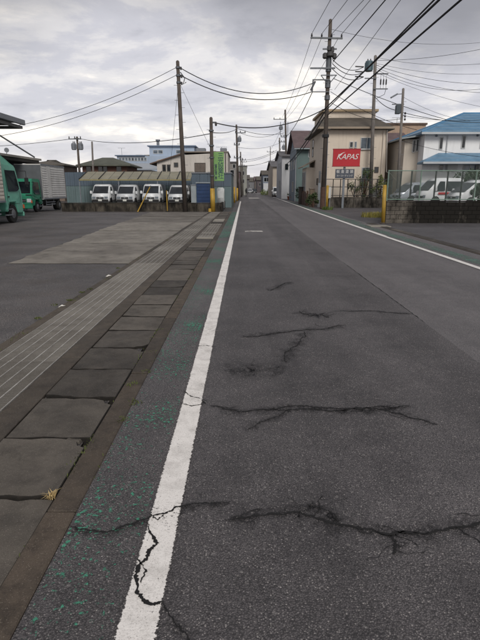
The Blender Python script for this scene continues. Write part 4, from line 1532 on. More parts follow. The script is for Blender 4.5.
MB().box(ax(112, 70) - ox, ax(152, 70) - ox, 0, 8, -.06, azz(170, 70)).build('wall', MAT_BEIGE, wr)
MB().plate([(ax(111, 70) - ox, -.4, azz(170, 70) + .02), (ax(158, 70) - ox, -.4, azz(170, 70) + .02), (ax(158, 70) - ox, 8, azz(161, 70)), (ax(111, 70) - ox, 8, azz(161, 70))], .1).build('roof', M('#9aa0a6', .5, .1, .7, .2), wr)


def hip_roof(mb, x0, x1, y0, y1, z, h, ov=.5, rx0=None, rx1=None, t=.14):
    x0 -= ov
    x1 += ov
    y0 -= ov
    y1 += ov
    ym = (y0 + y1) / 2
    if rx0 is None:
        rx0 = x0 + (y1 - y0) / 2
    if rx1 is None:
        rx1 = x1 - (y1 - y0) / 2
    vs = [(x0, y0, z), (x1, y0, z), (x1, y1, z), (x0, y1, z), (rx0, ym, z + h), (rx1, ym, z + h)]
    vs += [(a, b, c - t) for a, b, c in vs[:4]]
    mb.add(vs, [(0, 1, 5, 4), (1, 2, 5), (2, 3, 4, 5), (3, 0, 4), (6, 7, 1, 0), (7, 8, 2, 1), (8, 9, 3, 2), (9, 6, 0, 3), (9, 8, 7, 6)])
    return mb


def roof_mat(hexc, pitch, rough=.7, metal=0.0, axis='Y', var=.2):
    t = NT('roof_' + hexc.strip('#'))
    p = t.pos()
    w = t.n('ShaderNodeTexWave', wave_type='BANDS', bands_direction=axis)
    t.l(p, w.inputs['Vector'])
    w.inputs['Scale'].default_value = 0.314 / pitch
    c = t.mix(t.rng(t.noise(p, 1.3, 5), .3, .7), [v * (1 - var) for v in lin(hexc)[:3]] + [1], [v * (1 + var) for v in lin(hexc)[:3]] + [1])
    return t.fin(c, rough, t.bump(w.outputs['Fac'], .6, .05), metal)


ROOF_BR = roof_mat('#514b43', .25)
ROOF_GR = roof_mat('#4d4f45', .28)
ROOF_BLUE = roof_mat('#5f8099', .3, .45, .1, 'Z')
ROOF_PUR = roof_mat('#5a4b4c', .28)

Yh = 62.0
h1 = empty('tiled_house', (ax(105, Yh), Yh, 0), 0, 'brown walled house with a dark green-grey tiled hip roof', 'house')
ox = ax(105, Yh)
MB().box(ax(84, Yh) - ox, ax(128, Yh) - ox, 0, 6, -.06, azz(165.3, Yh)).build('wall', M('#5d4238', .85, .15, 1), h1)
hip_roof(MB(), ax(84, Yh) - ox, ax(128, Yh) - ox, 0, 6, azz(165.0, Yh), 1.05, .6, ax(98, Yh) - ox, ax(109, Yh) - ox).build('roof', ROOF_GR, h1)
for px in (88, 100, 104, 118):
    window(h1, (ax(px, Yh) - ox, 0, azz(171, Yh)), S_U, S_N, .55, .5, MAT_FRAME, MAT_GLASS, 0)
h1b = empty('tiled_house', (ax(30, 66), 66, 0), 0, 'dark tiled roof house peeking over the ribbed cargo box', 'house')
ox = ax(30, 66)
MB().box(ax(28, 66) - ox, ax(64, 66) - ox, 0, 6, -.06, azz(165, 66)).build('wall', M('#6d5f55', .85, .15, 1), h1b)
hip_roof(MB(), ax(28, 66) - ox, ax(64, 66) - ox, 0, 6, azz(164.5, 66), .75, .5).build('roof', ROOF_BR, h1b)

# left-hand street front beyond the panel building
def simple_block(name, label, x0, x1, y0, y1, h, mat, roofmat, wins=(), roof='flat', side='E', rh=1.2, cat='building'):
    cx_, cy_ = (x0 + x1) / 2, y0
    e_ = empty(name, (cx_, cy_, 0), 0, label, cat)
    MB().box(x0 - cx_, x1 - cx_, 0, y1 - y0, -.06, h).build('wall', mat, e_)
    if roof == 'flat':
        MB().box(x0 - cx_ - .12, x1 - cx_ + .12, -.12, y1 - y0 + .12, h + .004, h + .2).build('roof_edge', roofmat, e_)
    elif roof == 'hip':
        hip_roof(MB(), x0 - cx_, x1 - cx_, 0, y1 - y0, h + .14, rh, .45, -abs(x1 - x0) * .12, abs(x1 - x0) * .12).build('roof', roofmat, e_)
    elif roof == 'gable':
        m_ = MB()
        ov = .4
        ym = (y1 - y0) / 2
        a, b = x0 - cx_ - ov, x1 - cx_ + ov
        m_.plate([(a, -ov, h - .1), (b, -ov, h - .1), (b, ym, h + rh), (a, ym, h + rh)], .12)
        m_.plate([(a, ym, h + rh), (b, ym, h + rh), (b, y1 - y0 + ov, h - .1), (a, y1 - y0 + ov, h - .1)], .12)
        m_.build('roof', roofmat, e_)
        m_ = MB()
        for xx in (x0 - cx_ + .01, x1 - cx_ - .01):
            m_.plate([(xx, 0, h), (xx, y1 - y0, h), (xx, ym, h + rh - .05)], .05)
        m_.build('gable', mat, e_)
    for (f, a, z, w, hh_) in wins:
        if f == 'S':
            window(e_, (a - cx_, 0, z), S_U, S_N, w, hh_, MAT_FRAMEW, MAT_GLASS, 1 if w > 1 else 0, .06)
        elif f == 'W':
            window(e_, (x0 - cx_, a - cy_ + w, z), W_U, W_N, w, hh_, MAT_FRAMEW, MAT_GLASS, 1 if w > 1 else 0, .06)
        else:
            window(e_, (x1 - cx_, a - cy_, z), E_U, E_N, w, hh_, MAT_FRAMEW, MAT_GLASS, 1 if w > 1 else 0, .06)
    return e_


MAT_GWALL = M('#8f8a86', .85, .12, .4, streak=.3, dirt='#5f5a57')
MAT_DWALL = M('#5e5c5e', .85, .15, .4, streak=.3)
MAT_WWALL = M('#a9aaad', .8, .08, .4, streak=.3, dirt='#72706e')
simple_block('shop_house', 'small grey beige building just past the blue grey panels', ax(222, 72), ax(236.5, 72), 72, 82, azz(163, 72), MAT_GWALL, MAT_DWALL, [('S', ax(230.5, 72), azz(176, 72), .5, .8), ('S', ax(233, 72), azz(168, 72), .35, .5)])
simple_block('corner_building', 'dark low building front with reddish shop sign along left kerb', ax(225, 92), ax(240, 92), 92, 108, azz(172, 92), M('#57484a', .8, .2, .6), MAT_DWALL, [('S', ax(236, 92), azz(184, 92), .5, .9)])
simple_block('grey_block', 'pale grey three-storey block farther along the left kerb', ax(228, 128), ax(246.8, 128), 128, 150, azz(166.5, 128), M('#85857f', .85, .1, .3), MAT_DWALL, [('S', ax(242, 128), azz(175, 128), .6, .9), ('S', ax(242, 128), azz(183, 128), .6, .9), ('E', 132, azz(175, 128), 1.5, 1.2), ('E', 140, azz(175, 128), 1.5, 1.2)])
simple_block('far_house', 'dark roofed house on the left far down the street', ax(236, 185), ax(249, 185), 185, 205, azz(179, 185), MAT_DWALL, ROOF_BR, [], 'gable', rh=1.6)
# street end
simple_block('far_house', 'grey gabled house closing the view at the street bend', ax(243, 330), ax(254, 330), 330, 350, azz(181.5, 330), M('#6a6a6c', .85, .1, .3), ROOF_BR, [('S', ax(247, 330), azz(187, 330), 1.8, 1.6)], 'gable', rh=2.2)
simple_block('far_house', 'brown roofed house beside the grey gabled one at street end', ax(254.5, 300), ax(262.5, 300), 300, 318, azz(180.5, 300), M('#57504c', .85, .1, .3), ROOF_PUR, [('S', ax(258, 300), azz(186, 300), 1.6, 1.6)], 'gable', rh=2.4)
simple_block('far_block', 'long pale block rising behind the houses at street end', ax(240, 430), ax(268, 430), 430, 450, azz(177.5, 430), M('#8e8a86', .85, .1, .2), MAT_DWALL, [('S', ax(244 + i * 4, 430), azz(181.5, 430), 2.2, 1.6) for i in range(5)])
simple_block('far_house', 'small dark house where the street narrows on the right', ax(257, 215), ax(264, 215), 215, 232, azz(180, 215), M('#4d4648', .85, .15, .3), ROOF_BR, [('S', ax(259, 215), azz(186, 215), 1.2, 1.2)], 'gable', rh=1.6)
# ------------------------------------------------------------------ right: houses
MAT_STUC = M('#cbbfb0', .88, .07, .6, streak=.25, dirt='#8a7666', bump=.12)
MAT_STUCL = M('#cbc1b4', .88, .07, .6, streak=.25, dirt='#8a7e72', bump=.12)
MAT_WHITEW = M('#dcdcdc', .85, .05, .5, streak=.22, dirt='#8d8a88', bump=.1)
MAT_TEAL = M('#5a6b6a', .8, .1, .6, streak=.25, dirt='#2c4646')
Yh = 44.0
hs = empty('beige_house', (ax(350, Yh), Yh, 0), 0, 'beige stucco house with brown skirt roof behind the red sign', 'house')
ox = ax(350, Yh)
hx0, hx1, zE = ax(321, Yh) - ox, ax(383.5, Yh) - ox, azz(128, Yh)
MB().box(hx0, hx1, 0, 8.6, -.06, zE).build('wall', MAT_STUC, hs)
zT = azz(109, Yh)
MB().box(hx0 + .35, hx1 - .55, 2.3, 8.2, zE + .01, zT + .1).build('upper_wall', MAT_STUC, hs)
MB().box(hx0 + .15, hx1 - .35, 2.1, 8.4, zT + .103, zT + .3).build('parapet', M('#9c8a70', .8, .1, 1), hs)
# skirt roof around the upper storey
mb = MB()
o_ = .45
zi = azz(118.5, Yh) + .35
q = [(hx0 - o_, -o_, zE), (hx1 + o_, -o_, zE), (hx1 + o_, 9, zE), (hx0 - o_, 9, zE)]
w_ = [(hx0 + .34, 2.29, zi), (hx1 - .54, 2.29, zi), (hx1 - .54, 8.2, zi), (hx0 + .34, 8.2, zi)]
for a in range(4):
    b = (a + 1) % 4
    mb.quad(q[a], q[b], w_[b], w_[a])
    mb.quad(q[a], q[b], (q[b][0], q[b][1], zE - .16), (q[a][0], q[a][1], zE - .16))
mb.quad(*[(a, b, zE - .16) for a, b, c in q])
mb.build('roof', ROOF_BR, hs)
gt = MB().obox((hx0 - o_, -o_ - .005, zE - .02), S_U, Zv, S_N, (0, hx1 - hx0 + 2 * o_), (-.1, .06), (0, .1))
gt.build('gutter', M('#8d8070', .6, .1, 1), hs)
MB().obox((hx0 - o_ - .005, 9, zE - .02), W_U, Zv, W_N, (0, 9 + o_), (-.1, .06), (0, .1)).build('gutter', M('#8d8070', .6, .1, 1), hs)


def fw(a, b, c, d, mull, fm=MAT_FRAMEW, pm=MAT_GLASSB, Y=Yh, par=hs, O=None, sill=False):
    O = ox if O is None else O
    return window(par, (ax(a, Y) - O, 0, azz(d, Y)), S_U, S_N, ax(b, Y) - ax(a, Y), azz(c, Y) - azz(d, Y), fm, pm, mull, .05, .06, sill)


fw(347.5, 350, 142.3, 147.3, 0, MAT_FRAMEW, MAT_GLASS)
fw(352.2, 353.6, 142.2, 147.4, 0)
fw(358.2, 369.5, 138.2, 148.6, 1, MAT_FRAMEW, MAT_GLASSB, sill=True)
fw(373.5, 376.5, 167.5, 172, 0, MAT_FRAME, MAT_GLASS)
fw(361, 368, 168, 180, 1)
for (y, z, w, h) in ((6.4, 4.6, .7, 1.5),):
    window(hs, (hx0, y, z), W_U, W_N, w, h, MAT_FRAME, MAT_GLASS, 0)
window(hs, (hx0, 2.6, 1.9), W_U, W_N, .7, .5, MAT_FRAME, MAT_GLASS, 0)
# bay with pent roof on the street side
bay = MB().box(hx0 - .75, hx0 - .003, 4.6, 8.0, .7, 3.5).build('bay', MAT_STUCL, hs)
MB().plate([(hx0 - 1.15, 4.2, 3.5), (hx0 - 1.15, 8.4, 3.5), (hx0 - .003, 8.4, 4.1), (hx0 - .003, 4.2, 4.1)][::-1], .09).build('bay_roof', M('#9a8f80', .8, .1, 1), bay)
window(hs, (hx0 - .753, 7.6, 1.3), W_U, W_N, 2.6, 1.8, MAT_FRAMEW, MAT_GLASSB, 2)
MB().tube((hx1 - .35, -.08, -.06), (hx1 - .35, -.08, zE - .25), .05).build('downpipe', MAT_STUCL, hs)
MB().path([(hx1 - .1, -.1, zE - .2), (hx1 + .1, -.15, zE - 3.6), (hx1 + .9, -.15, zE - 3.9), (hx1 + 1.0, -.15, -.06)], .05, 6).build('downpipe', M('#b5b0a8', .6, .1, 1), hs)
MB().box(hx0 + 3.4, hx0 + 3.9, -.35, -.01, 1.9, 2.4).build('meter_box', MAT_GREY, hs, .02)
MB().box(hx1 - 1.0, hx1 - .2, -.4, -.05, .7, 1.4).build('outdoor_unit', M('#a7a8a5', .6, .1, 2), hs, .03)

Yt = 62.0
te = empty('teal_house', (ax(304, Yt), Yt, 0), 0, 'teal walled house with purple brown roof beyond the beige house', 'house')
ox = ax(304, Yt)
tx0, tx1, zE = ax(296, Yt) - ox, ax(320, Yt) - ox, azz(148, Yt)
MB().box(tx0, tx1, 0, 9, -.06, zE).build('wall', MAT_TEAL, te)
MB().box(tx0 - .03, tx0 - .003, .3, 9.0, .0, zE - .1).build('side_cladding', M('#75808a', .8, .12, .8, streak=.4), te)
zR = azz(135.5, Yt) + .9
mb = MB()
mb.plate([(tx0 - .45, -.5, zE - .12), (tx1 + .4, -.5, zE - .12), (tx1 + .4, 4.5, zR), (tx0 - .45, 4.5, zR)], .14)
mb.plate([(tx0 - .45, 4.5, zR), (tx1 + .4, 4.5, zR), (tx1 + .4, 9.5, zE - .12), (tx0 - .45, 9.5, zE - .12)], .14)
mb.build('roof', ROOF_PUR, te)
MB().plate([(tx0 + .01, 0, zE), (tx0 + .01, 9, zE), (tx0 + .01, 4.5, zR - .05)], .05).build('gable', M('#75808a', .8, .12, .8), te)
window(te, (ax(307.5, Yt) - ox, 0, azz(157, Yt)), S_U, S_N, .5, 1.0, MAT_FRAMEW, MAT_GLASSB, 0)
MB().obox((tx0 - .4, -.505, zE - .1), S_U, Zv, S_N, (0, tx1 - tx0 + .8), (-.08, .05), (0, .1)).build('gutter', M('#8b9498', .6, .1, 1), te)
for (y, z, w, h) in ((2.0, 4.0, 1.2, 1.1), (5.5, 4.0, 1.2, 1.1), (3.0, 1.2, 1.6, 1.2)):
    window(te, (tx0 - .033, y + w, z), W_U, W_N, w, h, MAT_FRAMEW, MAT_GLASS, 1)
MB().tube((tx0 - .08, .12, 0), (tx0 - .08, .12, zE - .2), .05).build('downpipe', M('#9aa0a3', .6, .1, 1), te)

simple_block('white_house', 'tall pale grey house beside the teal one', ax(281.5, 78), ax(297, 78), 78, 90, azz(156, 78), MAT_WWALL, MAT_DWALL,
             [('W', 80, 4.5, 1.2, 1.1), ('W', 84, 4.5, 1.2, 1.1), ('W', 81, 1.2, 1.5, 1.6), ('S', ax(284.5, 78), azz(170, 78), .5, .9)], 'gable', rh=1.0, cat='house')
simple_block('beige_warehouse', 'plain beige warehouse along the right kerb', ax(272.5, 100), ax(286, 100), 100, 118, azz(166.5, 100), M('#a2988c', .85, .08, .3, streak=.3), MAT_DWALL, [], 'gable', rh=1.4)
simple_block('grey_house', 'blue grey house with white lower wall past the warehouse', ax(262.8, 135), ax(275, 135), 135, 150, azz(174.5, 135), M('#6d7480', .8, .1, .4), ROOF_BR, [('S', ax(264, 135), azz(181.5, 135), 1.4, 1.0)], 'gable', rh=1.2, cat='house')
wl = empty('white_shutter', (ax(268, 134), 134, 0), 0, 'white roller shutter front on the blue grey house', 'shutter')
for i in range(7):
    MB().box(-1.25, 1.25, .3, .9, .06 + i * .42, .06 + i * .42 + .40).build('slat', M('#b9bbbd', .6, .08, 1), wl)
MB().box(-1.3, 1.3, .25, .95, -.06, .05).build('threshold', MAT_GREY, wl)

# second beige building and blue-roofed house
simple_block('flat_roof_house', 'plain beige house with flat brown roof edge behind blue-roofed house', ax(382, 58), ax(420, 58), 58, 68, azz(125, 58), M('#a08a78', .88, .08, .5, streak=.25), M('#5b4b42', .8, .15, 1), [('S', ax(390, 58), azz(178, 58), .8, 1.0)], cat='house')
Yl = 54
lr = empty('lean_to', (ax(396, Yl), Yl, 0), 0, 'brown walled annex with dark purple tiled roof between two houses', 'house')
ox = ax(396, Yl)
MB().box(ax(385.5, Yl) - ox, ax(406, Yl) - ox, 0, 3.5, -.06, azz(147, Yl)).build('wall', M('#a58f7c', .88, .08, .5), lr)
MB().plate([(ax(383, Yl) - ox, -.4, azz(147, Yl)), (ax(409, Yl) - ox, -.4, azz(147, Yl)), (ax(409, Yl) - ox, 3.4, azz(133, Yl) + .25), (ax(383, Yl) - ox, 3.4, azz(133, Yl) + .25)], .12).build('roof', ROOF_PUR, lr)

Yb = 40.0
bh = empty('blue_roof_house', (ax(450, Yb), Yb, .0), 0, 'white stucco house with bright blue metal hip roofs', 'house')
ox = ax(450, Yb)
bx0, bx1, zE = ax(420, Yb) - ox, ax(512, Yb) - ox, azz(134.5, Yb)
MB().box(bx0, bx1, 0, 7.5, -.06, zE).build('wall', MAT_WHITEW, bh)
hip_roof(MB(), bx0, bx1, 0, 7.5, zE + .14, 1.9, .45, ax(455, Yb + 3.75) - ox, ax(475, Yb + 3.75) - ox).build('roof', ROOF_BLUE, bh)
MB().obox((bx0 - .45, -.455, zE + .06), S_U, Zv, S_N, (0, bx1 - bx0 + .9), (-.10, .06), (0, .1)).build('gutter', M('#a9adb0', .5, .1, 1), bh)
rz_, ym_ = zE + .14, 3.75
rl_, rr_ = (ax(455, Yb + 3.75) - ox, ym_, rz_ + 1.92), (ax(475, Yb + 3.75) - ox, ym_, rz_ + 1.92)
for pa_, pb_ in ((rl_, rr_), (rl_, (bx0 - .45, -.45, rz_ + .02)), (rr_, (bx1 + .45, -.45, rz_ + .02)), (rl_, (bx0 - .45, 7.95, rz_ + .02))):
    MB().tube(pa_, pb_, .06, n=6).build('ridge_cap', M('#4f7fa3', .45, .1, 2), bh)
for k in range(1, 7):
    f_ = k / 7
    xa_ = (bx0 - .45) + (rl_[0] - bx0 + .45) * f_
    xb_ = (bx1 + .45) + (rr_[0] - bx1 - .45) * f_
    yy_ = -.45 + (ym_ + .45) * f_
    zz_ = rz_ + 1.9 * f_ + .012
    MB().box(xa_ + .05, xb_ - .05, yy_ - .03, yy_ + .03, zz_ - .03, zz_ + .014).build('batten', M('#4a7596', .45, .1, 2), bh)
# left wing, warmer render
wx0 = ax(405, Yb + 4) - ox
MB().box(bx0 - 1.15, bx0 - .003, 1.2, 7.2, -.06, zE - .25).build('wing', M('#b5aca0', .88, .06, .5, streak=.2), bh)
MB().plate([(bx0 - 1.6, .7, zE - .28), (bx0 - .003, .7, zE - .05), (bx0 - .003, 7.6, zE - .05), (bx0 - 1.6, 7.6, zE - .28)], .1).build('wing_roof', M('#8f9698', .6, .1, 1), bh)
for (a, b, c, d) in ((409, 410.8, 140.5, 152), (412.6, 414, 140, 151)):
    Y2 = Yb + 1.2
    window(bh, (ax(a, Y2) - ox, 1.2, azz(d, Y2)), S_U, S_N, ax(b, Y2) - ax(a, Y2), azz(c, Y2) - azz(d, Y2), MAT_FRAMEW, MAT_GLASS, 0)
for (a, b, c, d, m, pm) in ((435, 437.6, 138, 149, 0, MAT_GLASS), (456.7, 459.5, 136.5, 148, 0, MAT_GLASS), (475, 484, 136.5, 148, 1, M('#8a7a6c', .4, .1, 2)),
                            (437.3, 440.2, 165, 171, 0, MAT_GLASS), (461, 473, 165, 172, 1, MAT_GLASSB)):
    window(bh, (ax(a, Yb) - ox, 0, azz(d, Yb)), S_U, S_N, ax(b, Yb) - ax(a, Yb), azz(c, Yb) - azz(d, Yb), MAT_FRAMEW, pm, m)
# lower skirt roof
z1, z2_ = azz(162, Yb - 1.2), azz(153, Yb)
l0 = ax(420, Yb - 1.2) - ox
mb = MB()
mb.add([(l0, -1.3, z1), (bx1 + .6, -1.3, z1), (bx1 + .6, -.004, z2_), (l0 + 1.6, -.004, z2_), (l0, -.004, z1), (l0, -1.3, z1 - .14), (bx1 + .6, -1.3, z1 - .14), (bx1 + .6, -.004, z1 - .14), (l0, -.004, z1 - .14)],
       [(0, 1, 2, 3), (0, 3, 4), (5, 6, 1, 0), (8, 7, 6, 5), (4, 8, 5, 0), (6, 7, 2, 1), (3, 2, 7, 8, 4)])
mb.build('lower_roof', ROOF_BLUE, bh)
MB().obox((l0, -1.305, z1 - .04), S_U, Zv, S_N, (0, bx1 - l0), (-.1, .05), (0, .09)).build('gutter', M('#a9adb0', .5, .1, 1), bh)
MB().tube((ax(442, Yb) - ox, -.07, z2_), (ax(442, Yb) - ox, -.07, zE - .1), .045).build('downpipe', M('#b0b2b3', .6, .1, 1), bh)
for px, py in ((431, 136), (471, 135.6)):
    MB().lathe((ax(px, Yb) - ox, -.06, azz(py, Yb)), [(.09, .055), (.09, 0), (.05, -.03)], 10, 1).build('vent_cap', MAT_GREY, bh)
for px in (448, 479):
    MB().box(ax(px, Yb) - ox - .4, ax(px, Yb) - ox + .4, -.45, -.1, azz(171, Yb), azz(171, Yb) + .6).build('outdoor_unit', M('#a7a8a5', .6, .1, 2), bh, .03)

# ------------------------------------------------------------------ right: block wall and mesh fence
wv = empty('block_wall', (7.5, 22.55, 0), 0, 'black-stained concrete block retaining wall below the mesh fence', 'wall')
bm_ = MB().box(.006, .384, -.07, .07, .005, .183).mesh('block', .01)
bm_.materials.append(MAT_WALLR)
bm_h = MB().box(.006, .187, -.07, .07, .005, .183).mesh('half_block', .01)
bm_h.materials.append(MAT_WALLR)
X0 = 6.5
for r_ in range(5):
    z = -.02 + r_ * .19
    x = X0
    if r_ % 2:
        link('concrete_block', bm_h, wv, (x - 7.5, random.uniform(-.004, .004), z))
        x += .195
    while x < 14.6:
        link('concrete_block', bm_, wv, (x - 7.5, random.uniform(-.005, .005), z))
        x += .39
RET = math.atan2(18.0, 5.9)      # the wall turns back along the driveway
ru = Vector((math.cos(RET), math.sin(RET), 0))
for r_ in range(5):
    z = -.02 + r_ * .19
    y = .2 + (.2 if r_ % 2 else 0)
    while y < 13:
        o = link('concrete_block', bm_, wv, (X0 + .075 - 7.5 + ru.x * y, ru.y * y, z))
        o.rotation_euler = (0, 0, RET)
        y += .39
MB().box(X0 - 7.5 + .04, 14.6 - 7.5, -.05, .05, -.03, .92).build('core', MAT_DARK, wv)
MB().box(X0 - 7.5 - .02, 14.6 - 7.5, -.09, .09, .935, .985).build('coping', MAT_WALLR, wv, .01)
MB().obox((X0 + .075 - 7.5, 0, 0), ru, (-ru.y, ru.x, 0), Zv, (.15, 13), (-.05, .05), (-.03, .93)).build('core', MAT_DARK, wv)

fe = empty('mesh_fence', (7.5, 22.55, .985), 0, 'green chain-link fence on top of the stained block wall', 'fence')
MAT_FGREEN = M('#74887d', .5, .15, 4)
MAT_FWIRE = M('#7c8a82', .5, .15, 4)
fh = azz(170.0, 22.55) - .985
fx0, fx1 = ax(387, 22.55) - 7.5, 14.5 - 7.5
for px in (387.5, 420, 475, 508):
    MB().tube((ax(px, 22.55) - 7.5, 0, 0), (ax(px, 22.55) - 7.5, 0, fh), .03).build('post', MAT_FGREEN, fe)
for z in (.06, fh - .03):
    MB().tube((fx0, -.02, z), (fx1, -.02, z), .02, n=6).build('rail', MAT_FGREEN, fe)
mb = MB()
p_ = .08
zlo, zhi = .07, fh - .04
k = int((fx1 - fx0 + fh) / p_)
for i in range(k):
    for s in (1, -1):
        a = fx0 + i * p_ - (fh if s > 0 else 0)
        x_a, x_b = (a, a + (zhi - zlo)) if s > 0 else (a, a - (zhi - zlo))
        za_, zb2 = zlo, zhi
        # clip to the panel
        P0, P1 = Vector((x_a, -.03 - .004 * s, za_)), Vector((x_b, -.03 - .004 * s, zb2))
        t0, t1 = 0.0, 1.0
        dx = P1.x - P0.x
        for lim, sg in ((fx0, 1), (fx1, -1)):
            f0 = (P0.x - lim) * sg
            f1 = (P1.x - lim) * sg
            if f0 < 0 and f1 < 0:
                t0, t1 = 1, 0
            elif f0 < 0:
                t0 = max(t0, f0 / (f0 - f1))
            elif f1 < 0:
                t1 = min(t1, f0 / (f0 - f1))
        if t1 - t0 > .02:
            mb.tube(P0.lerp(P1, t0), P0.lerp(P1, t1), .0045, n=3, caps=False)
w = mb.build('mesh', MAT_FWIRE, fe)
w['kind'] = 'stuff'
# dark posts of a second fence just behind
for px, lb in ((400, 'slim black post in front of the nose of silver minivan'), (410.6, 'slim black post crossing the windscreen of silver minivan'),
               (434.6, 'slim black post in front of the high-roof van windscreen'), (446.5, 'slim black post before the red stripe of high-roof van'), (461, 'slim black post at the nose of the last white van')):
    Yd = 23.2
    o = empty('dark_post', (ax(px, Yd), Yd, .45), 0, lb, 'fence post', 'black posts behind the mesh fence')
    MB().box(-.03, .03, -.03, .03, 0, azz(170.8, Yd) - .45).build('shaft', MAT_BLACK, o, .006)
    MB().box(-.04, .04, -.04, .04, azz(170.8, Yd) - .447, azz(170.8, Yd) - .42).build('cap', MAT_BLACK, o)

# yellow guard post at the driveway mouth
c = gnd(383.0, 223.3)
yp = empty('guard_post', (c[0], c[1], 0), 0, 'yellow round guard post at the end of the block wall', 'post')
tp = at(384.8, 186, c[1]) - Vector((c[0], c[1], 0))
MB().tube((0, 0, -.03), tp, .085, .085, 14).build('shaft', MAT_YELLOW, yp, 0, True)
MB().tube(tp, tp + Vector((0, 0, .05)), .09, .05, 14).build('cap', MAT_YELLOW, yp)
MB().lathe((0, 0, -.01), [(.14, 0), (.14, .03), (.09, .05)], 14).build('collar', MAT_KERB, yp)

# ------------------------------------------------------------------ right: low house wall with railing
Yw = 41.2
hw_ = empty('house_wall', (ax(350, Yw), Yw, 0), 0, 'low stained wall with black railing in front of beige house', 'wall')
ox = ax(350, Yw)
a0, a1 = ax(325, Yw) - ox, ax(392, Yw) - ox
zW = azz(197, Yw)
x = a0
while x < a1 - .05:
    x1 = min(x + .8, a1)
    MB().box(x + .008, x1 - .008, -.08, .08, -.06, zW - .08).build('wall_block', MAT_WALLM, hw_, .012)
    x = x1
MB().box(a0, a1, -.05, .05, -.05, zW - .1).build('core', MAT_DARK, hw_)
MB().box(a0 - .02, a1, -.11, .11, zW - .075, zW).build('coping', MAT_WALLM, hw_, .012)
zr = azz(179.3, Yw)
n = 9
for i in range(n + 1):
    x = a0 + (a1 - a0 - .1) * i / n + .05
    MB().box(x - .03, x + .03, -.03, .03, zW, zr - .02).build('railing_post', MAT_BLACK, hw_)
for z in (zr, (zr + zW) / 2 + .1, zW + .12):
    MB().box(a0, a1, -.024, .024, z - .025, z + .025).build('rail', MAT_BLACK, hw_)
wb = empty('white_locker', (ax(328, Yw - .4), Yw - .4, 0), 0, 'white meter cabinet standing at the corner of railing wall', 'cabinet')
MB().box(-.25, .25, -.12, .2, .75, azz(187, Yw)).build('body', M('#a9a9a7', .6, .1, 2), wb, .02)
MB().box(-.22, .22, -.135, -.122, .8, azz(187, Yw) - .06).build('door', M('#b5b5b3', .6, .1, 2), wb)
for s in (-.18, .18):
    MB().box(s - .03, s + .03, -.05, .05, -.06, .748).build('leg', MAT_GREY, wb)

# ------------------------------------------------------------------ signs
def text_mesh(txt, size, mat, name, parent, loc, rot, shear=0.0, extr=.006, align='CENTER', spacing=1.0, sx=1.0):
    cu = bpy.data.curves.new(name, 'FONT')
    cu.body = txt
    cu.size = size
    cu.align_x = align
    cu.align_y = 'CENTER'
    cu.extrude = extr
    cu.shear = shear
    cu.space_character = spacing
    cu.resolution_u = 3
    tmp = bpy.data.objects.new('tmp', cu)
    col.objects.link(tmp)
    dg = bpy.context.evaluated_depsgraph_get()
    me = bpy.data.meshes.new_from_object(tmp.evaluated_get(dg))
    bpy.data.objects.remove(tmp)
    me.materials.clear()
    me.materials.append(mat)
    o = link(name, me, parent, loc)
    o.rotation_euler = rot
    o.scale = (sx, 1, 1)
    return o


Ys = 40.4
sg = empty('red_sign', (ax(343.3, Ys), Ys, 0), R(-4), 'red rectangular shop sign with white slanted lettering on grey post', 'sign')
MAT_SRED = M('#a81824', .45, .06, 1.0, streak=.12, dirt='#7a1a20')
MAT_SWHITE = M('#d0cecb', .5, .05, 4)
MB().box(-.085, .085, -.085, .085, -.06, azz(167, Ys)).build('post', M('#6b7076', .5, .1, 2), sg, .012)
sw_, z0, z1 = 2.12, azz(166.3, Ys), azz(149.3, Ys)
pn = MB().box(-sw_ / 2 + .1, sw_ / 2 + .1, -.2, .1, z0, z1).build('panel', MAT_SRED, sg, .012)
for (xa, xb, za2, zb3) in ((-sw_ / 2 + .07, sw_ / 2 + .13, z0 - .03, z0 + .02), (-sw_ / 2 + .07, sw_ / 2 + .13, z1 - .02, z1 + .03)):
    MB().box(xa, xb, -.215, .115, za2, zb3).build('trim', M('#8c1a22', .5, .1, 2), pn)
zm = (z0 + z1) / 2 + .05
text_mesh('KAPAS', .58, MAT_SWHITE, 'lettering', pn, (.12, -.213, zm), (R(90), 0, 0), .35, .008, spacing=.95)
mb = MB()
pts = [(-.62, .05), (-.42, .22), (-.2, .33), (.0, .37), (-.2, .28), (-.4, .14)]
mb.plate([(x + .0, -.206, zm + z) for x, z in pts], .012)
mb.build('swoosh', MAT_SWHITE, pn)
z0g, z1g = azz(178.3, Ys), azz(169.2, Ys)
pg_ = MB().box(-.72, .78, -.16, -.09, z0g, z1g).build('lower_panel', M('#454a54', .5, .08, 2), sg, .01)
text_mesh('板 金 塗 装', .28, MAT_SWHITE, 'lettering', pg_, (.03, -.166, z0g + .5), (R(90), 0, 0), 0, .004)
text_mesh('カーコーティング', .16, MAT_SWHITE, 'lettering', pg_, (.03, -.166, z0g + .19), (R(90), 0, 0), 0, .004)

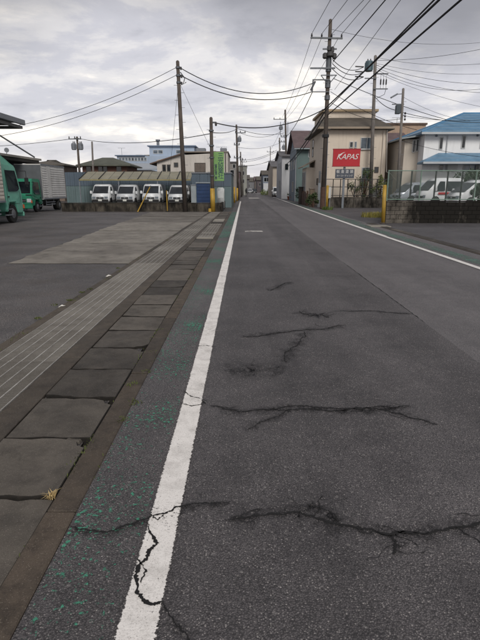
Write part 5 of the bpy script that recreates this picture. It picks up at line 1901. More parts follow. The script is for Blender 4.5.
# green vertical company sign on the street pole
Yg = 34.9
gs = empty('green_sign', (ax(219, Yg), Yg, azz(181, Yg)), R(2), 'tall light green signboard with dark vertical Japanese lettering on pole', 'sign')
gw, gh = .72, azz(152, Yg) - azz(181, Yg)
gb = MB().box(-gw / 2, gw / 2, -.05, .05, 0, gh).build('board', M('#6f9758', .5, .06, 1.5), gs, .01)
MAT_INK = M('#16324a', .5, .05, 3)
for i, ch in enumerate('三光設業社'):
    text_mesh(ch, .40, MAT_INK, 'lettering', gb, (.13, -.056, gh * (.865 - .176 * i)), (R(90), 0, 0), 0, .004)
for i, ch in enumerate('電気設備工事'):
    text_mesh(ch, .2, MAT_INK, 'lettering', gb, (-.2, -.056, gh * (.53 - .088 * i)), (R(90), 0, 0), 0, .004)
for z in (gh * .15, gh * .85):
    MB().box(-gw / 2 - .25, -gw / 2 - .002, -.02, .02, z - .03, z + .03).build('bracket', MAT_METAL, gs)

# ------------------------------------------------------------------ utility poles
def make_pole(name, base, top, r0, r1, label, mat=MAT_POLE, steps=True, group=None):
    e_ = empty(name, base, 0, label, 'utility pole', group)
    t = Vector(top) - Vector(base)
    MB().tube((0, 0, -.1), t, r0, r1, 12).build('shaft', mat, e_, 0, True)
    e_['h'] = t.z
    mb = MB()
    MB().tube(t, t + Vector((0, 0, .06)), r1 * .98, r1 * .5, 12).build('cap', mat, e_)
    if steps:
        z = 2.2
        s = 1
        while z < t.z - .6:
            p = t * (z / t.z)
            mb.tube(p + Vector((s * r0 * .6, 0, 0)), p + Vector((s * (r0 + .16), 0, 0)), .012, n=5)
            z += .45
            s = -s
        mb.build('step_bolts', MAT_METAL, e_)
    del e_['h']
    return e_, t


def on(t, z):
    return t * (z / t.z)


def crossarm(e_, t, z, ang, half, ins=3, off=0.0, mat=MAT_METAL, ih=.22, tk=.05):
    d = Vector((math.cos(ang), math.sin(ang), 0))
    p = on(t, z) + Vector((0, -.16, 0)) + d * off
    n = Vector((-d.y, d.x, 0))
    a = MB().obox(p, d, n, Zv, (-half, half), (-tk, tk), (-tk, tk)).build('crossarm', mat, e_)
    tips = []
    for i in range(ins):
        x = -half + .08 + (2 * half - .16) * (i / max(ins - 1, 1))
        q = p + d * x
        MB().lathe(q + Vector((0, 0, tk)), [(.03, 0), (.07, .05), (.04, .07), (.08, .12), (.04, .14), (.05, ih)], 8).build('insulator', MAT_INSUL, a)
        tips.append(q + Vector((0, 0, tk + ih)))
    return tips


def can(e_, p, r, h, mat=MAT_GREY, name='transformer'):
    o = MB().lathe(p, [(r * .9, 0), (r, .04), (r, h - .06), (r * .9, h), (r * .3, h + .04)], 14).build(name, mat, e_, 0, False)
    for a in (0.6, 2.2):
        MB().lathe(Vector(p) + Vector((math.cos(a) * r * .5, math.sin(a) * r * .5, h)), [(.05, 0), (.05, .15), (.03, .2)], 6).build('bushing', MAT_INSUL, o)
    for k in range(6):
        a = k * math.pi / 3
        d = Vector((math.cos(a), math.sin(a), 0))
        MB().obox(Vector(p) + d * r, d, Vector((-d.y, d.x, 0)), Zv, (-.01, .05), (-.015, .015), (.1, h - .12)).build('fin', mat, o)
    return o


# --- main pole on the right kerb
b = Vector((*gnd(322.5, 209), 0))
main, mt = make_pole('utility_pole', b, at(330.5, 20, b.y), .19, .12, 'tallest dark pole with crossarms standing left of the red sign')
Ym = b.y


def rel(px, py, Y, base):
    return at(px, py, Y) - Vector(base)


zarm = azz(39, Ym)
tipsM = crossarm(main, mt, zarm, R(4), 1.15, 4, -.25)
cl = MB()
pc = on(mt, azz(55, Ym))
for (dx, dz, r_) in ((-.32, -.1, .17), (.05, .0, .26), (.36, -.12, .16), (-.05, .38, .15), (.2, .3, .13)):
    cl.lathe(pc + Vector((dx, -.2, dz - .2)), [(r_ * .6, 0), (r_, .06), (r_, .3), (r_ * .5, .38)], 10)
cl.build('switch_gear', MAT_INSUL, main)
MB().obox(on(mt, azz(50, Ym)), (1, 0, 0), (0, 1, 0), Zv, (-.5, .5), (-.25, -.17), (-.05, .05)).build('bracket', MAT_METAL, main)
MB().obox(on(mt, azz(69, Ym)), (1, 0, 0), (0, 1, 0), Zv, (-1.35, .45), (-.24, -.16), (-.05, .05)).build('crossarm', MAT_METAL, main)
mb = MB()
mb.obox(on(mt, azz(76, Ym)), (1, 0, 0), (0, 1, 0), Zv, (-.55, .6), (-.24, -.18), (-.03, .03))
for s in (-1, 1):
    mb.tube(on(mt, azz(76, Ym)) + Vector((s * .55, -.2, 0)), on(mt, azz(84, Ym)) + Vector((s * .1, -.2, 0)), .03)
mb.build('bracket', MAT_METAL, main)
mb = MB()
mb.obox(on(mt, azz(80.5, Ym)), (1, 0, 0), (0, 1, 0), Zv, (-1.15, .1), (-.24, -.18), (-.04, .04))
mb.obox(on(mt, azz(92.5, Ym)), (1, 0, 0), (0, 1, 0), Zv, (-1.25, .1), (-.24, -.18), (-.03, .03))
mb.tube(on(mt, azz(80.5, Ym)) + Vector((-1.1, -.2, 0)), on(mt, azz(92.5, Ym)) + Vector((-1.15, -.2, 0)), .05)
mb.tube(on(mt, azz(82, Ym)) + Vector((-.95, -.2, 0)), on(mt, azz(91, Ym)) + Vector((-1.25, -.2, 0)), .07)
mb.build('cable_frame', MAT_METAL, main)
for i, (py, h) in enumerate(((66, .5), (72, .4), (88, .5), (100, .3))):
    MB().tube(on(mt, azz(py, Ym)), on(mt, azz(py, Ym) + h), .2, .2, 12).build('band', MAT_METAL, main)
MB().tube(on(mt, .0) + Vector((.18, -.12, 0)), on(mt, azz(133, Ym)) + Vector((.14, -.14, 0)), .035).build('conduit', MAT_METAL, main)
MB().tube((.0, 0, .05), on(mt, azz(187, Ym)), .215, .21, 12).build('guard_sleeve', MAT_BROWN, main)
MB().lathe(on(mt, azz(136, Ym)), [(.15, -.12), (.26, -.1), (.26, .1), (.15, .12)], 12).build('band', MAT_BLACK, main)
c = gnd(325, 208.5)
ys_ = empty('guard_post', (c[0] + .1, c[1] - .1, 0), 0, 'yellow guard tube standing against the tall dark pole', 'post')
MB().tube((0, 0, -.04), (0, 0, azz(186, c[1])), .11, .11, 12).build('shaft', MAT_YELLOW, ys_, 0, True)
MB().tube((0, 0, azz(186, c[1])), (0, 0, azz(186, c[1]) + .05), .112, .07, 12).build('cap', MAT_YELLOW, ys_)
c = gnd(318.5, 207)
gp2 = empty('grey_post', (c[0], c[1], 0), 0, 'slim pale grey post just left of the tall dark pole', 'post')
MB().box(-.11, .11, -.08, .08, -.06, azz(183, c[1])).build('shaft', M('#8c9196', .6, .15, 2), gp2, .015)
MB().box(-.08, .08, -.05, .05, azz(183, c[1]), azz(171, c[1])).build('upper_pipe', M('#5c5f63', .6, .15, 2), gp2, .015)

# --- second pole right, behind the railing
Y2 = 43.2
b2 = Vector((ax(371.3, Y2), Y2, 0))
p2, t2 = make_pole('utility_pole', b2, at(375.5, 56, Y2), .17, .12, 'pole with round transformer and hanging fuses behind the black railing', MAT_POLEG)
can(p2, on(t2, azz(72, Y2)) + Vector((-.55, -.15, 0)), .3, .75, M('#4c5f66', .5, .15, 2))
MB().obox(on(t2, azz(79, Y2)), (1, 0, 0), (0, 1, 0), Zv, (-.85, .1), (-.2, -.12), (-.04, .04)).build('bracket', MAT_METAL, p2)
for py in (74.5, 89.5):
    MB().obox(on(t2, azz(py, Y2)), (1, 0, 0), (0, 1, 0), Zv, (-.1, 1.05), (-.2, -.12), (-.04, .04)).build('crossarm', MAT_METAL, p2)
for dx in (.45, .68, .9):
    mb = MB()
    mb.tube(on(t2, azz(74.5, Y2)) + Vector((dx, -.16, -.1)), on(t2, azz(80, Y2)) + Vector((dx, -.16, 0)), .014, n=5)
    mb.lathe(on(t2, azz(85.5, Y2)) + Vector((dx, -.16, 0)), [(.03, 0), (.06, .05), (.06, .35), (.03, .45)], 8)
    mb.tube(on(t2, azz(85.5, Y2)) + Vector((dx, -.16, 0)), on(t2, azz(89.5, Y2)) + Vector((dx, -.16, .03)), .014, n=5)
    mb.build('fuse', MAT_INSUL, p2)
MB().path([on(t2, azz(90, Y2)) + Vector((.9, -.16, 0)), on(t2, azz(95, Y2)) + Vector((.8, -.16, 0)), on(t2, azz(99, Y2)) + Vector((.15, -.16, 0))], .02, 5).build('jumper', MAT_WIRE, p2)

# --- third pole right with street lamp
Y3 = 37.5
b3 = Vector((ax(398.3, Y3), Y3, -.06))
p3, t3 = make_pole('utility_pole', b3, at(403.3, 89, Y3), .115, .085, 'slimmer pole with street lamp and box transformer by blue-roofed house', MAT_POLEG)
zt = azz(108.5, Y3)
ob = MB().box(on(t3, zt).x - .48, on(t3, zt).x - .14, -.2, .16, zt - .32, zt + .28).build('transformer_box', M('#3b444b', .5, .15, 2), p3, .03)
MB().box(on(t3, zt).x - .75, on(t3, zt).x + .1, -.05, .05, zt + .3, zt + .36).build('bracket', MAT_METAL, p3)
MB().tube(on(t3, azz(93, Y3)), on(t3, azz(94, Y3)) + Vector((-.55, -.1, 0)), .025).build('lamp_arm', MAT_METAL, p3)
MB().obox(on(t3, azz(95, Y3)) + Vector((-.6, -.1, 0)), (.9, 0, .5), (0, 1, 0), (-.4, 0, .9), (-.32, .2), (-.1, .1), (-.05, .06)).build('lamp_head', MAT_GREY, p3, .03)
for k in range(3):
    MB().lathe(on(t3, azz(120 - k * 3, Y3)) + Vector((.2, -.1, 0)), [(.03, 0), (.07, .04), (.07, .12), (.03, .16)], 8).build('insulator', MAT_INSUL, p3)

# --- far poles right
def far_pole(px_b, Y, px_t, py_t, r, label, arms=(), cans=(), mat=MAT_POLE, base_py=None):
    b_ = Vector((ax(px_b, Y), Y, 0))
    e_, t_ = make_pole('utility_pole', b_, at(px_t, py_t, Y), r, r * .7, label, mat, False)
    for (py, half, off) in arms:
        crossarm(e_, t_, azz(py, Y), 0, half, 3, off)
    for (py, dx, r2, h) in cans:
        can(e_, on(t_, azz(py, Y)) + Vector((dx, -.2, 0)), r2, h)
    return b_, e_, t_


bR4, pR4, tR4 = far_pole(287.2, 80, 285.2, 110, .19, 'dark pole with short crossarms in front of the pale grey house', [(119.5, 1.0, -.85), (137, .5, -.3)], [(130, -.75, .26, .55)])
mb = MB()
for (xa, xb, za3, zb4) in ((-1.35, -1.27, 122, 135), (-.2, -.12, 122, 135)):
    mb.box(xa, xb, -.24, -.16, azz(zb4, 80), azz(za3, 80))
mb.box(-1.35, -.1, -.24, -.16, azz(135, 80) - .06, azz(135, 80))
mb.build('cable_frame', MAT_METAL, pR4)
bR5, pR5, tR5 = far_pole(280.3, 88, 279.6, 138, .17, 'thinner pole beside the dark crossarm pole on the right kerb', [(142, .5, .3)], [(150, .7, .25, .7)], MAT_POLEG)
bR6, pR6, tR6 = far_pole(270.3, 120, 270.3, 147, .12, 'slim distant street light pole in front of the blue grey house', [(152, .8, 0)], [], MAT_POLEG)
# --- left poles
bL1 = Vector((ax(184.8, 34.2), 34.2, -.03))
pL1, tL1 = make_pole('utility_pole', bL1, at(177.6, 61.5, 34.2), .17, .11, 'tall leaning wooden pole in front of the low wall')
for py in (68, 76, 83):
    MB().tube(on(tL1, azz(py, 34.2)), on(tL1, azz(py, 34.2) + .12), .15, .15, 12).build('band', MAT_METAL, pL1)
    MB().lathe(on(tL1, azz(py, 34.2)) + Vector((.2, -.05, -.1)), [(.02, 0), (.06, .05), (.06, .15), (.03, .2)], 8).build('insulator', MAT_INSUL, pL1)
mb = MB()
mb.path([on(tL1, azz(72, 34.2)) + Vector((.15, -.12, 0)), on(tL1, azz(78, 34.2)) + Vector((.42, -.12, 0)), on(tL1, azz(84, 34.2)) + Vector((.3, -.12, 0)), on(tL1, azz(82, 34.2)) + Vector((.5, -.12, 0))], .03, 5)
mb.build('cable_loop', MAT_WIRE, pL1)
bL2 = Vector((ax(212.6, 34.4), 34.4, -.03))
pL2, tL2 = make_pole('utility_pole', bL2, at(211, 118, 34.4), .145, .11, 'pole with yellow foot sleeve carrying the green sign')
MB().tube((0, 0, 0), on(tL2, azz(188, 34.4)), .17, .16, 14).build('guard_sleeve', MAT_YELLOW, pL2, 0, True)
MB().box(-.3, -.1, -.2, .0, -.03, .22).build('foot_block', MAT_YELLOW, pL2, .03)
MB().obox(on(tL2, azz(122, 34.4)), (1, 0, 0), (0, 1, 0), Zv, (0, .35), (-.05, .05), (-.05, .05)).build('bracket', MAT_METAL, pL2)
MB().lathe(on(tL2, azz(124, 34.4)) + Vector((.32, 0, -.1)), [(.03, 0), (.08, .06), (.08, .2), (.03, .26)], 8).build('insulator', MAT_INSUL, pL2)
for py in (131, 146, 158, 176):
    MB().tube(on(tL2, azz(py, 34.4)), on(tL2, azz(py, 34.4) + .1), .17, .17, 12).build('band', MAT_METAL, pL2)
bL3, pL3, tL3 = far_pole(238.3, 68, 236.4, 125, .17, 'dark pole with small crossarm beyond the green sign', [(133, .7, .5), (145, .4, 0), (158, .45, 0)], [(142, .35, .22, .6)])
bL4, pL4, tL4 = far_pole(241.6, 100, 240.6, 152, .15, 'shorter distant pole second along the left kerb', [(160, .6, .4), (166, .5, .2)], [])
bL5, pL5, tL5 = far_pole(243.0, 126, 242.3, 158, .14, 'distant pole in front of the pale grey three-storey block', [(162, .7, .4)], [])
bL6, pL6, tL6 = far_pole(80.5, 56, 77.0, 137, .15, 'pole with transformer pots rising behind the ribbed cargo box', [(139, .7, -.2)], [(150, -.35, .24, .7), (150, .4, .24, .7)])
bL7, pL7, tL7 = far_pole(93.4, 52, 92, 142, .12, 'bare short pole in front of the tiled roof house', [], [], MAT_POLEG)

# antennas on roofs
def antenna(px, Y, py0, py1, label):
    zb5 = azz(py0, Y)
    e_ = empty('roof_antenna', (ax(px, Y), Y, zb5), 0, label, 'antenna')
    h = azz(py1, Y) - zb5
    MB().tube((0, 0, 0), (0, 0, h), .025, n=6).build('mast', MAT_METAL, e_)
    mb = MB()
    mb.tube((-.6, 0, h), (.6, 0, h), .015, n=5)
    for k in range(6):
        x = -.55 + k * .22
        mb.tube((x, -.35, h), (x, .35, h), .01, n=4)
    mb.build('boom', MAT_METAL, e_)


antenna(124, 85, 155.5, 148, 'thin rooftop antenna on the low factory roof')
antenna(391.5, 62, 124.5, 118, 'thin rooftop antenna on the flat brown roof edge')
antenna(222, 57, 151.5, 147, 'small antenna on the beige building roof behind the green sign')

# ------------------------------------------------------------------ street clutter both sides
for i, (px, Y, py, lb) in enumerate(((234.3, 58, 187, 'yellow guard post at the far left kerb beside the panel building'), (237.2, 64, 188, 'yellow guard post farther on by the dark crossarm pole'))):
    e_ = empty('guard_post', (ax(px, Y), Y, -.05), 0, lb, 'post')
    MB().tube((0, 0, 0), (0, 0, azz(py, Y)), .12, .12, 10).build('shaft', MAT_YELLOW, e_, 0, True)
    MB().tube((0, 0, azz(py, Y)), (0, 0, azz(py, Y) + .05), .12, .06, 10).build('cap', MAT_YELLOW, e_)
e_ = empty('street_banner', (ax(236, 76), 76, -.05), 0, 'red shop banner on a pole by the left kerb', 'banner')
MB().tube((0, 0, 0), (0, 0, 2.6), .02).build('pole', MAT_METAL, e_)
MB().box(.03, .45, -.01, .01, .9, 2.5).build('cloth', M('#8a3a35', .8, .15, 3), e_)
MB().lathe((0, 0, 0), [(.25, 0), (.25, .08), (.05, .12)], 10).build('base', MAT_GREY, e_)
# gate, fence and planters before the beige and teal houses
gt_ = empty('garden_fence', (ax(308, 47), 47.5, -.06), 0, 'brown wooden garden fence at the kerb before the beige house', 'fence')
for i in range(9):
    MB().box(-.35 + i * .02, -.31 + i * .02, -2 + i * .6, -2 + i * .6 + .5, .0, 1.25 + random.uniform(-.1, .1)).build('board', MAT_BROWN, gt_, .008)
for y in (-2.05, .7, 3.4):
    MB().box(-.3, -.16, y - .07, y + .07, 0, 1.4).build('post', MAT_BROWN, gt_, .01)
gp3 = empty('gate_pillar', (ax(311.5, 44), 43.6, -.06), 0, 'weathered grey brown gate pillar in front of the beige house', 'pillar')
MB().box(-.2, .2, -.2, .2, 0, 1.55).build('shaft', M('#6b5d50', .85, .2, 2, streak=.4), gp3, .02)
MB().box(-.25, .25, -.25, .25, 1.553, 1.65).build('cap', M('#7b7168', .85, .2, 2), gp3, .015)
gp4 = empty('gate_pillar', (ax(301.5, 50), 50.5, -.06), 0, 'dark gate pillar beside the garden fence near teal house', 'pillar')
MB().box(-.2, .2, -.2, .2, 0, 1.7).build('shaft', M('#3c3632', .85, .2, 2), gp4, .02)
MB().box(-.24, .24, -.24, .24, 1.703, 1.78).build('cap', M('#3c3632', .85, .2, 2), gp4, .015)


def leaf_crown(rnd, clumps, n, leaf, hexes=None):
    mb = MB()
    for (cx_, cy_, cz_, r) in clumps:
        for i in range(n):
            while True:
                v = Vector((rnd.uniform(-1, 1), rnd.uniform(-1, 1), rnd.uniform(-1, 1)))
                if .25 < v.length < 1:
                    break
            p = Vector((cx_, cy_, cz_)) + v * r * rnd.uniform(.75, 1.1)
            d = Vector((rnd.uniform(-1, 1), rnd.uniform(-1, 1), rnd.uniform(-.6, .6))).normalized()
            s = d.orthogonal().normalized()
            s.rotate(Matrix.Rotation(rnd.uniform(0, 6.28), 3, d))
            l_ = leaf * rnd.uniform(.6, 1.3)
            mb.add([p - d * l_, p + s * l_ * .5, p + d * l_, p - s * l_ * .5], [(0, 1, 2, 3)])
    return mb


def leaf_mat(a, b):
    t = NT('leaf_' + a.strip('#'))
    p = t.pos()
    c = t.mix(t.rng(t.noise(p, 5, 3), .3, .7), lin(a), lin(b))
    t.b.inputs['Transmission Weight'].default_value = 0.0
    return t.fin(c, .6, spec=.3)


LEAF = leaf_mat('#33402a', '#5a6a43')
LEAFD = leaf_mat('#24301f', '#42523a')
LEAFG = leaf_mat('#4d5a36', '#747d4a')


def shrub(name, loc, h, w, label, cat, seed, mat=LEAF, n=70, leaf=.07, trunk=True, k=9):
    rnd = random.Random(seed)
    e_ = empty(name, loc, 0, label, cat)
    clumps = []
    tr = MB()
    for i in range(k):
        a = rnd.uniform(0, 6.28)
        rr = w * .5 * math.sqrt(rnd.random())
        z = h * (.35 + .6 * rnd.random())
        c_ = Vector((rr * math.cos(a), rr * math.sin(a), z))
        clumps.append((c_.x, c_.y, c_.z, w * rnd.uniform(.16, .3)))
        m_ = Vector((c_.x * .3, c_.y * .3, z * .5))
        tr.path([(0, 0, -.05), m_, c_], [.03 + .012 * h, .02 + .006 * h, .008], 5)
    tr.build('trunk', MAT_BROWN, e_)
    leaf_crown(rnd, clumps, n, leaf).build('crown', mat, e_)
    return e_


shrub('garden_tree', (ax(364, 42.6), 42.6, 0), 3.2, 1.4, 'thin loose shrub tree behind the railing right of the red sign', 'tree', 1, LEAF, 55, .07, k=13)
shrub('garden_tree', (ax(356.5, 42.4), 42.4, 0), 2.4, 1.3, 'small grey green shrub below the sign post behind railing', 'shrub', 2, LEAF, 50, .07, k=9)
shrub('garden_tree', (ax(381, 43), 43, 0), 2.6, 1.2, 'sparse shrub beside the transformer pole behind railing', 'shrub', 3, LEAFG, 60, .08, k=9)
shrub('lot_tree', (ax(465, 36.0), 36.0, .45), 2.3, 1.9, 'dark evergreen shrub between the white vans in fenced lot', 'tree', 4, LEAFD, 120, .09, k=12)
shrub('lot_tree', (ax(483, 23.6), 23.6, .45), 1.3, 1.0, 'dark bush poking in at the end of mesh fence', 'shrub', 5, LEAFD, 120, .07, k=9)
shrub('kerb_plant', (ax(303.5, 56), 56, 0), 1.5, 1.6, 'dark leafy hedge plant along the kerb before the teal house', 'shrub', 6, LEAFD, 110, .09, k=10)
shrub('kerb_plant', (ax(314.5, 41.5), 42, 0), 1.2, 1.1, 'low leafy plant at the foot of the weathered gate pillar', 'shrub', 7, LEAF, 90, .08, k=8)
shrub('kerb_plant', (ax(266, 128), 128, 0), 1.0, 3.4, 'green hedge plant at the kerb by the blue grey house', 'shrub', 8, LEAFG, 90, .16, k=10)
for i, (px, Y, lb) in enumerate(((289.5, 71, 'orange flower pot by the kerb beside dark crossarm pole'), (293, 68, 'orange brown flower pot before the teal house'))):
    e_ = empty('flower_pot', (ax(px, Y), Y, -.05), 0, lb, 'flower pot')
    MB().lathe((0, 0, 0), [(.2, 0), (.3, .45), (.33, .46), (.33, .55), (.27, .55)], 12).build('pot', M('#8a4a30', .8, .2, 3), e_)
    leaf_crown(random.Random(40 + i), [(0, 0, .75, .35)], 90, .08).build('plant', LEAF, e_)

# ------------------------------------------------------------------ the walking person
def person(loc, rz):
    e_ = empty('person', loc, rz, 'person in dark clothes walking away along the left edge line', 'person')
    vs = [(0, 0, .92), (0, .0, 1.18), (0, .02, 1.38), (0, .02, 1.48), (0, .03, 1.6),
          (.17, .02, 1.38), (.22, .06, 1.12), (.21, -.06, .88), (-.17, .02, 1.38), (-.23, -.05, 1.12), (-.21, .08, .9),
          (.09, 0, .86), (.10, .10, .48), (.10, -.06, .08), (.10, .08, .03), (-.09, 0, .86), (-.10, .04, .48), (-.10, .02, .08), (-.10, .16, .03)]
    es = [(0, 1), (1, 2), (2, 3), (3, 4), (2, 5), (5, 6), (6, 7), (2, 8), (8, 9), (9, 10), (0, 11), (11, 12), (12, 13), (13, 14), (0, 15), (15, 16), (16, 17), (17, 18)]
    rad = [.15, .14, .15, .06, .10, .07, .05, .035, .07, .05, .035, .10, .065, .045, .04, .10, .065, .045, .04]
    me = bpy.data.meshes.new('body')
    me.from_pydata(vs, es, [])
    tmp = bpy.data.objects.new('tmp_body', me)
    col.objects.link(tmp)
    tmp.modifiers.new('s', 'SKIN')
    for i, r_ in enumerate(rad):
        me.skin_vertices[0].data[i].radius = (r_, r_ * .85)
    me.skin_vertices[0].data[0].use_root = True
    sb = tmp.modifiers.new('u', 'SUBSURF')
    sb.levels = 2
    dg = bpy.context.evaluated_depsgraph_get()
    out = bpy.data.meshes.new_from_object(tmp.evaluated_get(dg))
    bpy.data.objects.remove(tmp)
    out.materials.clear()
    out.materials.append(M('#17181c', .85, .2, 6))
    o = link('body', out, e_)
    MB().lathe((0, .02, 1.5), [(.03, .0), (.095, .06), (.105, .12), (.08, .18), (.02, .21)], 12).build('hair', MAT_BLACK, e_, 0, True)
    return e_


person((ax(246.3, 100), 100, 0), 0)

# ------------------------------------------------------------------ overhead wires
def wp(e_base, t, py, Y, dx=0.0):
    p = on(t, azz(py, Y))
    return Vector(e_base) + p + Vector((dx, -.1, 0))


mB = Vector(b)


def beyond(a, px, py, zt_, k=1.0):
    """point on the sight line through a picture position at height zt_ (next pole, behind the viewer)"""
    d = ray(px, py)
    t = (zt_ - CH) / d[2]
    return Vector((d[0] * t, d[1] * t, zt_))


def near_run(a, px, py, zt_, sag, r, label, name='overhead_wire', ext=2.2):
    """from attachment a towards the next pole up the near side of the street"""
    q_ = beyond(a, px, py, zt_)
    a = Vector(a)
    e2 = a + (q_ - a) * ext
    wire_sag(a, e2, sag, r, name, label, n=26)


# main pole -> next pole towards the viewer
tips = [mB + v for v in tipsM]
for v, px, lb in zip(tips, (331.5, 349, 365.5, 372), ('first high voltage wire from the tall crossarm towards the viewer', 'second high voltage wire from the tall crossarm towards the viewer',
                                                     'third high voltage wire from the tall crossarm towards the viewer', 'thin earth wire alongside the high voltage wires')):
    near_run(v, px, -2, v.z + .1, .0, .016, lb, ext=1.8)
near_run(wp(mB, mt, 62, Ym, .3), 387, -2, azz(62, Ym) + .2, .0, .03, 'low voltage wire rising from switch gear of the tallest pole')
near_run(wp(mB, mt, 111, Ym, -.3), 441, -2, azz(111, Ym) + .35, .0, .042, 'thick bundled cable from the tallest pole across the sky', 'overhead_cable')
near_run(wp(mB, mt, 112.5, Ym, -.2), 436, -2, azz(112, Ym) + .3, .0, .03, 'companion cable tight beside the thick bundled cable', 'overhead_cable')
near_run(wp(mB, mt, 115, Ym, .1), 463, -2, azz(115, Ym) + .35, .0, .038, 'lower thick telephone cable from the tallest pole', 'overhead_cable')
near_run(wp(mB, mt, 90, Ym, .5), 402, 60 - 62, azz(92, Ym) + .1, .0, .012, 'hair thin wire between the cables over the sign', ext=1.8)
# splice box hanging on the thick cable
sbp = at(392, 46, 27.0)
# main pole -> far pole R4
for i, (py, dx, px2, py2) in enumerate(((38.5, -1.3, 281.5, 118.5), (38.5, -.6, 284, 118.5), (38.5, .6, 286.5, 118.5))):
    wire_sag(wp(mB, mt, py, Ym, dx), at(px2, py2, 80), .5, .016, 'overhead_wire', ('outer', 'middle', 'inner')[i] + ' high voltage wire running on to the dark crossarm pole')
wire_sag(wp(mB, mt, 92, Ym, -1.1), at(284, 138, 80), .6, .03, 'overhead_cable', 'cable from the side frame of tallest pole to dark crossarm pole')
wire_sag(wp(mB, mt, 113, Ym, -.2), at(285, 165, 80), .5, .05, 'overhead_cable', 'thick telephone cable from the tallest pole to dark crossarm pole')
wire_sag(wp(mB, mt, 116, Ym, -.1), at(286, 168, 80), .4, .04, 'overhead_cable', 'lower telephone cable from the tallest pole past the teal house')
# main pole -> pole 2
for i, (pa, pb) in enumerate(((60, 67.5), (64, 72.5), (69, 77.5))):
    wire_sag(wp(mB, mt, pa, Ym, .25), Vector(b2) + on(t2, azz(pb, Y2)) + Vector((-.95, -.15, 0)), .45, .026, 'overhead_wire', ('upper', 'middle', 'lower')[i] + ' slack wire between the tallest pole and the transformer pole')
    p_ = Vector(b2) + on(t2, azz(pb, Y2)) + Vector((-.95, -.15, 0))
    MB().tube((0, 0, 0), (-.7, -.05, .02), .05, .05, 8).build('insulator_sleeve', MAT_INSUL, p2, loc=p_ - b2)
wire_sag(wp(mB, mt, 79, Ym, .4), at(480, 130, 46) + Vector((3, 0, -.3)), .5, .022, 'overhead_wire', 'wire slanting down from the tallest pole towards blue roof')
wire_sag(wp(mB, mt, 92, Ym, .2), at(417, 130, 40), .3, .018, 'overhead_wire', 'service wire dropping from the tallest pole to blue-roofed house')
# pole 2 to the right
for i, (pa, px, py, sg_) in enumerate(((61, 500, 45, .25), (66, 500, 84, .4), (68, 500, 93, .5), (70, 500, 86, .8))):
    a_ = Vector(b2) + on(t2, azz(pa, Y2)) + Vector((.1, -.1, 0))
    wire_sag(a_, at(px, py, 38), sg_, .014, 'overhead_wire', ('highest', 'second', 'third', 'slackest')[i] + ' wire leaving the transformer pole past the street lamp')
# pole 3 wires
for i, (pa, px, py, Yq, r_) in enumerate(((112, 500, 122, 34, .02), (115, 500, 118, 36, .014), (97, 470, 121, 41, .01), (140, 520, 160, 33, .014))):
    wire_sag(Vector(b3) + on(t3, azz(pa, Y3)) + Vector((.05, -.1, 0)), at(px, py, Yq), .25, r_, 'overhead_wire', ('thick wire from lamp pole across the blue roof', 'thin wire from lamp pole over the blue ridge', 'finest wire sloping from lamp head to the blue roof', 'low wire passing the upper windows of blue-roofed house')[i])
wire_sag(Vector(b2) + on(t2, azz(96, Y2)), Vector(b3) + on(t3, azz(110, Y3)), .3, .025, 'overhead_wire', 'wire linking the transformer pole and the lamp pole')
wire_sag(wp(mB, mt, 103, Ym, .3), Vector(b3) + on(t3, azz(118, Y3)), .5, .018, 'overhead_wire', 'long wire from the tallest pole to the lamp pole')
# left poles
a1 = Vector(bL1) + on(tL1, azz(67, 34.2)) + Vector((.12, 0, 0))
a2 = Vector(bL1) + on(tL1, azz(74.5, 34.2)) + Vector((.12, 0, 0))
wire_sag(a1, wp(mB, mt, 83, Ym, -1.0), 1.1, .028, 'overhead_wire', 'upper wire crossing the road between leaning pole and tallest pole')
wire_sag(a2, wp(mB, mt, 92, Ym, -1.1), .95, .03, 'overhead_wire', 'lower wire crossing the road between leaning pole and tallest pole')
a3 = Vector(bL2) + on(tL2, azz(122.5, 34.4)) + Vector((.32, 0, 0))
wire_sag(a3, wp(mB, mt, 108, Ym, 0), .75, .035, 'overhead_cable', 'cable crossing the road from the green sign pole to tallest pole')
wire_sag(a1 - Vector((.24, 0, 0)), at(-40, 131, 40), .9, .016, 'overhead_wire', 'upper wire from leaning pole off over the loading yard')
wire_sag(a2 - Vector((.24, 0, 0)), at(-40, 140, 40), .8, .016, 'overhead_wire', 'lower wire from leaning pole off over the loading yard')
wire_sag(at(-60, 148, 60), Vector(bL6) + on(tL6, azz(138, 56)), .25, .026, 'overhead_wire', 'wire reaching the transformer pot pole over the canopy')
wire_sag(Vector(bL6) + on(tL6, azz(138, 56)), Vector(bL2) + on(tL2, azz(133, 34.4)), .55, .026, 'overhead_wire', 'long wire from the transformer pot pole to green sign pole')
wire_sag(Vector(bL2) + on(tL2, azz(132, 34.4)), Vector(bL3) + on(tL3, azz(129, 68)), .2, .03, 'overhead_wire', 'wire from green sign pole to the dark pole beyond it')
wire_sag(Vector(bL3) + on(tL3, azz(128, 68)), at(284, 133, 80), .5, .03, 'overhead_wire', 'wire crossing the street from left dark pole to crossarm pole')
wire_sag(Vector(bL3) + on(tL3, azz(133, 68)) + Vector((.5, 0, 0)), at(282, 131, 80), .7, .022, 'overhead_wire', 'second wire crossing the street to the crossarm pole')
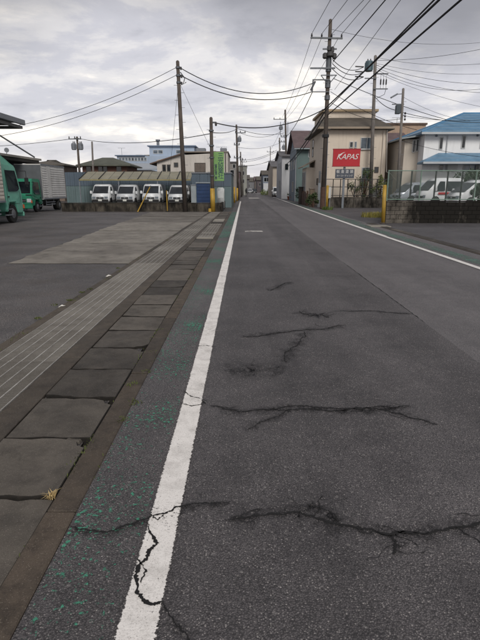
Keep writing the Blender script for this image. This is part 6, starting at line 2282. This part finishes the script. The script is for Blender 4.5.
wire_sag(Vector(bL1) + on(tL1, azz(80, 34.2)), Vector((bL1.x - 1.6, 36.8, 1.0)), 0, .010, 'stay_wire', 'thin stay wire left of the leaning pole', 'stay wire')
wire_sag(Vector(bL1) + on(tL1, azz(80, 34.2)), Vector(bL2) + on(tL2, azz(150, 34.4)), .05, .010, 'stay_wire', 'thin slanting wire from leaning pole down to sign pole', 'stay wire')
# farther street crossings
far_w = [(pL4, bL4, tL4, 160, 100, 277, 150, 92, .03), (pL5, bL5, tL5, 162, 126, 280, 150, 90, .03), (pL4, bL4, tL4, 165, 100, 270.5, 160, 120, .025), (pL5, bL5, tL5, 166, 126, 285, 155, 82, .03), (pL3, bL3, tL3, 147, 68, 279.5, 143, 88, .02)]
for i, (e_, b_, t_, pa, Ya, px, py, Yq, r_) in enumerate(far_w):
    wire_sag(Vector(b_) + on(t_, azz(pa, Ya)), at(px, py, Yq), .5, r_, 'overhead_wire', ('distant wire from shorter left pole over the street', 'distant wire from the block pole over to right poles', 'distant wire to the slim street light pole', 'lowest distant wire spanning the street', 'long thin wire slanting over the street to thinner pole')[i])
wire_sag(at(285.5, 118.5, 80), at(270.3, 150, 120), .4, .02, 'overhead_wire', 'wire from crossarm pole on to the slim street light pole')
wire_sag(at(285.5, 140, 80), at(270.3, 163, 120), .5, .03, 'overhead_wire', 'sagging cable from crossarm pole on to the slim street light pole')
wire_sag(Vector(bL3) + on(tL3, azz(131, 68)), Vector(bL4) + on(tL4, azz(157, 100)), .3, .02, 'overhead_wire', 'wire along the left kerb between the far poles')

for i, (pa, px, py, Yq) in enumerate(((58, 500, 62, 36), (64, 500, 73, 40), (73, 500, 110, 42))):
    wire_sag(Vector(b2) + on(t2, azz(pa, Y2)) + Vector((.1, -.1, 0)), at(px, py, Yq), .35, .011, 'overhead_wire', ('fine wire from the very top of transformer pole', 'fine wire below the transformer pole top', 'fine wire from the fuse crossarm over the blue roof')[i])
wire_sag(wp(mB, mt, 30, Ym, .1), at(500, 40, 45), .6, .011, 'overhead_wire', 'fine wire from the tallest pole tip running to the right')
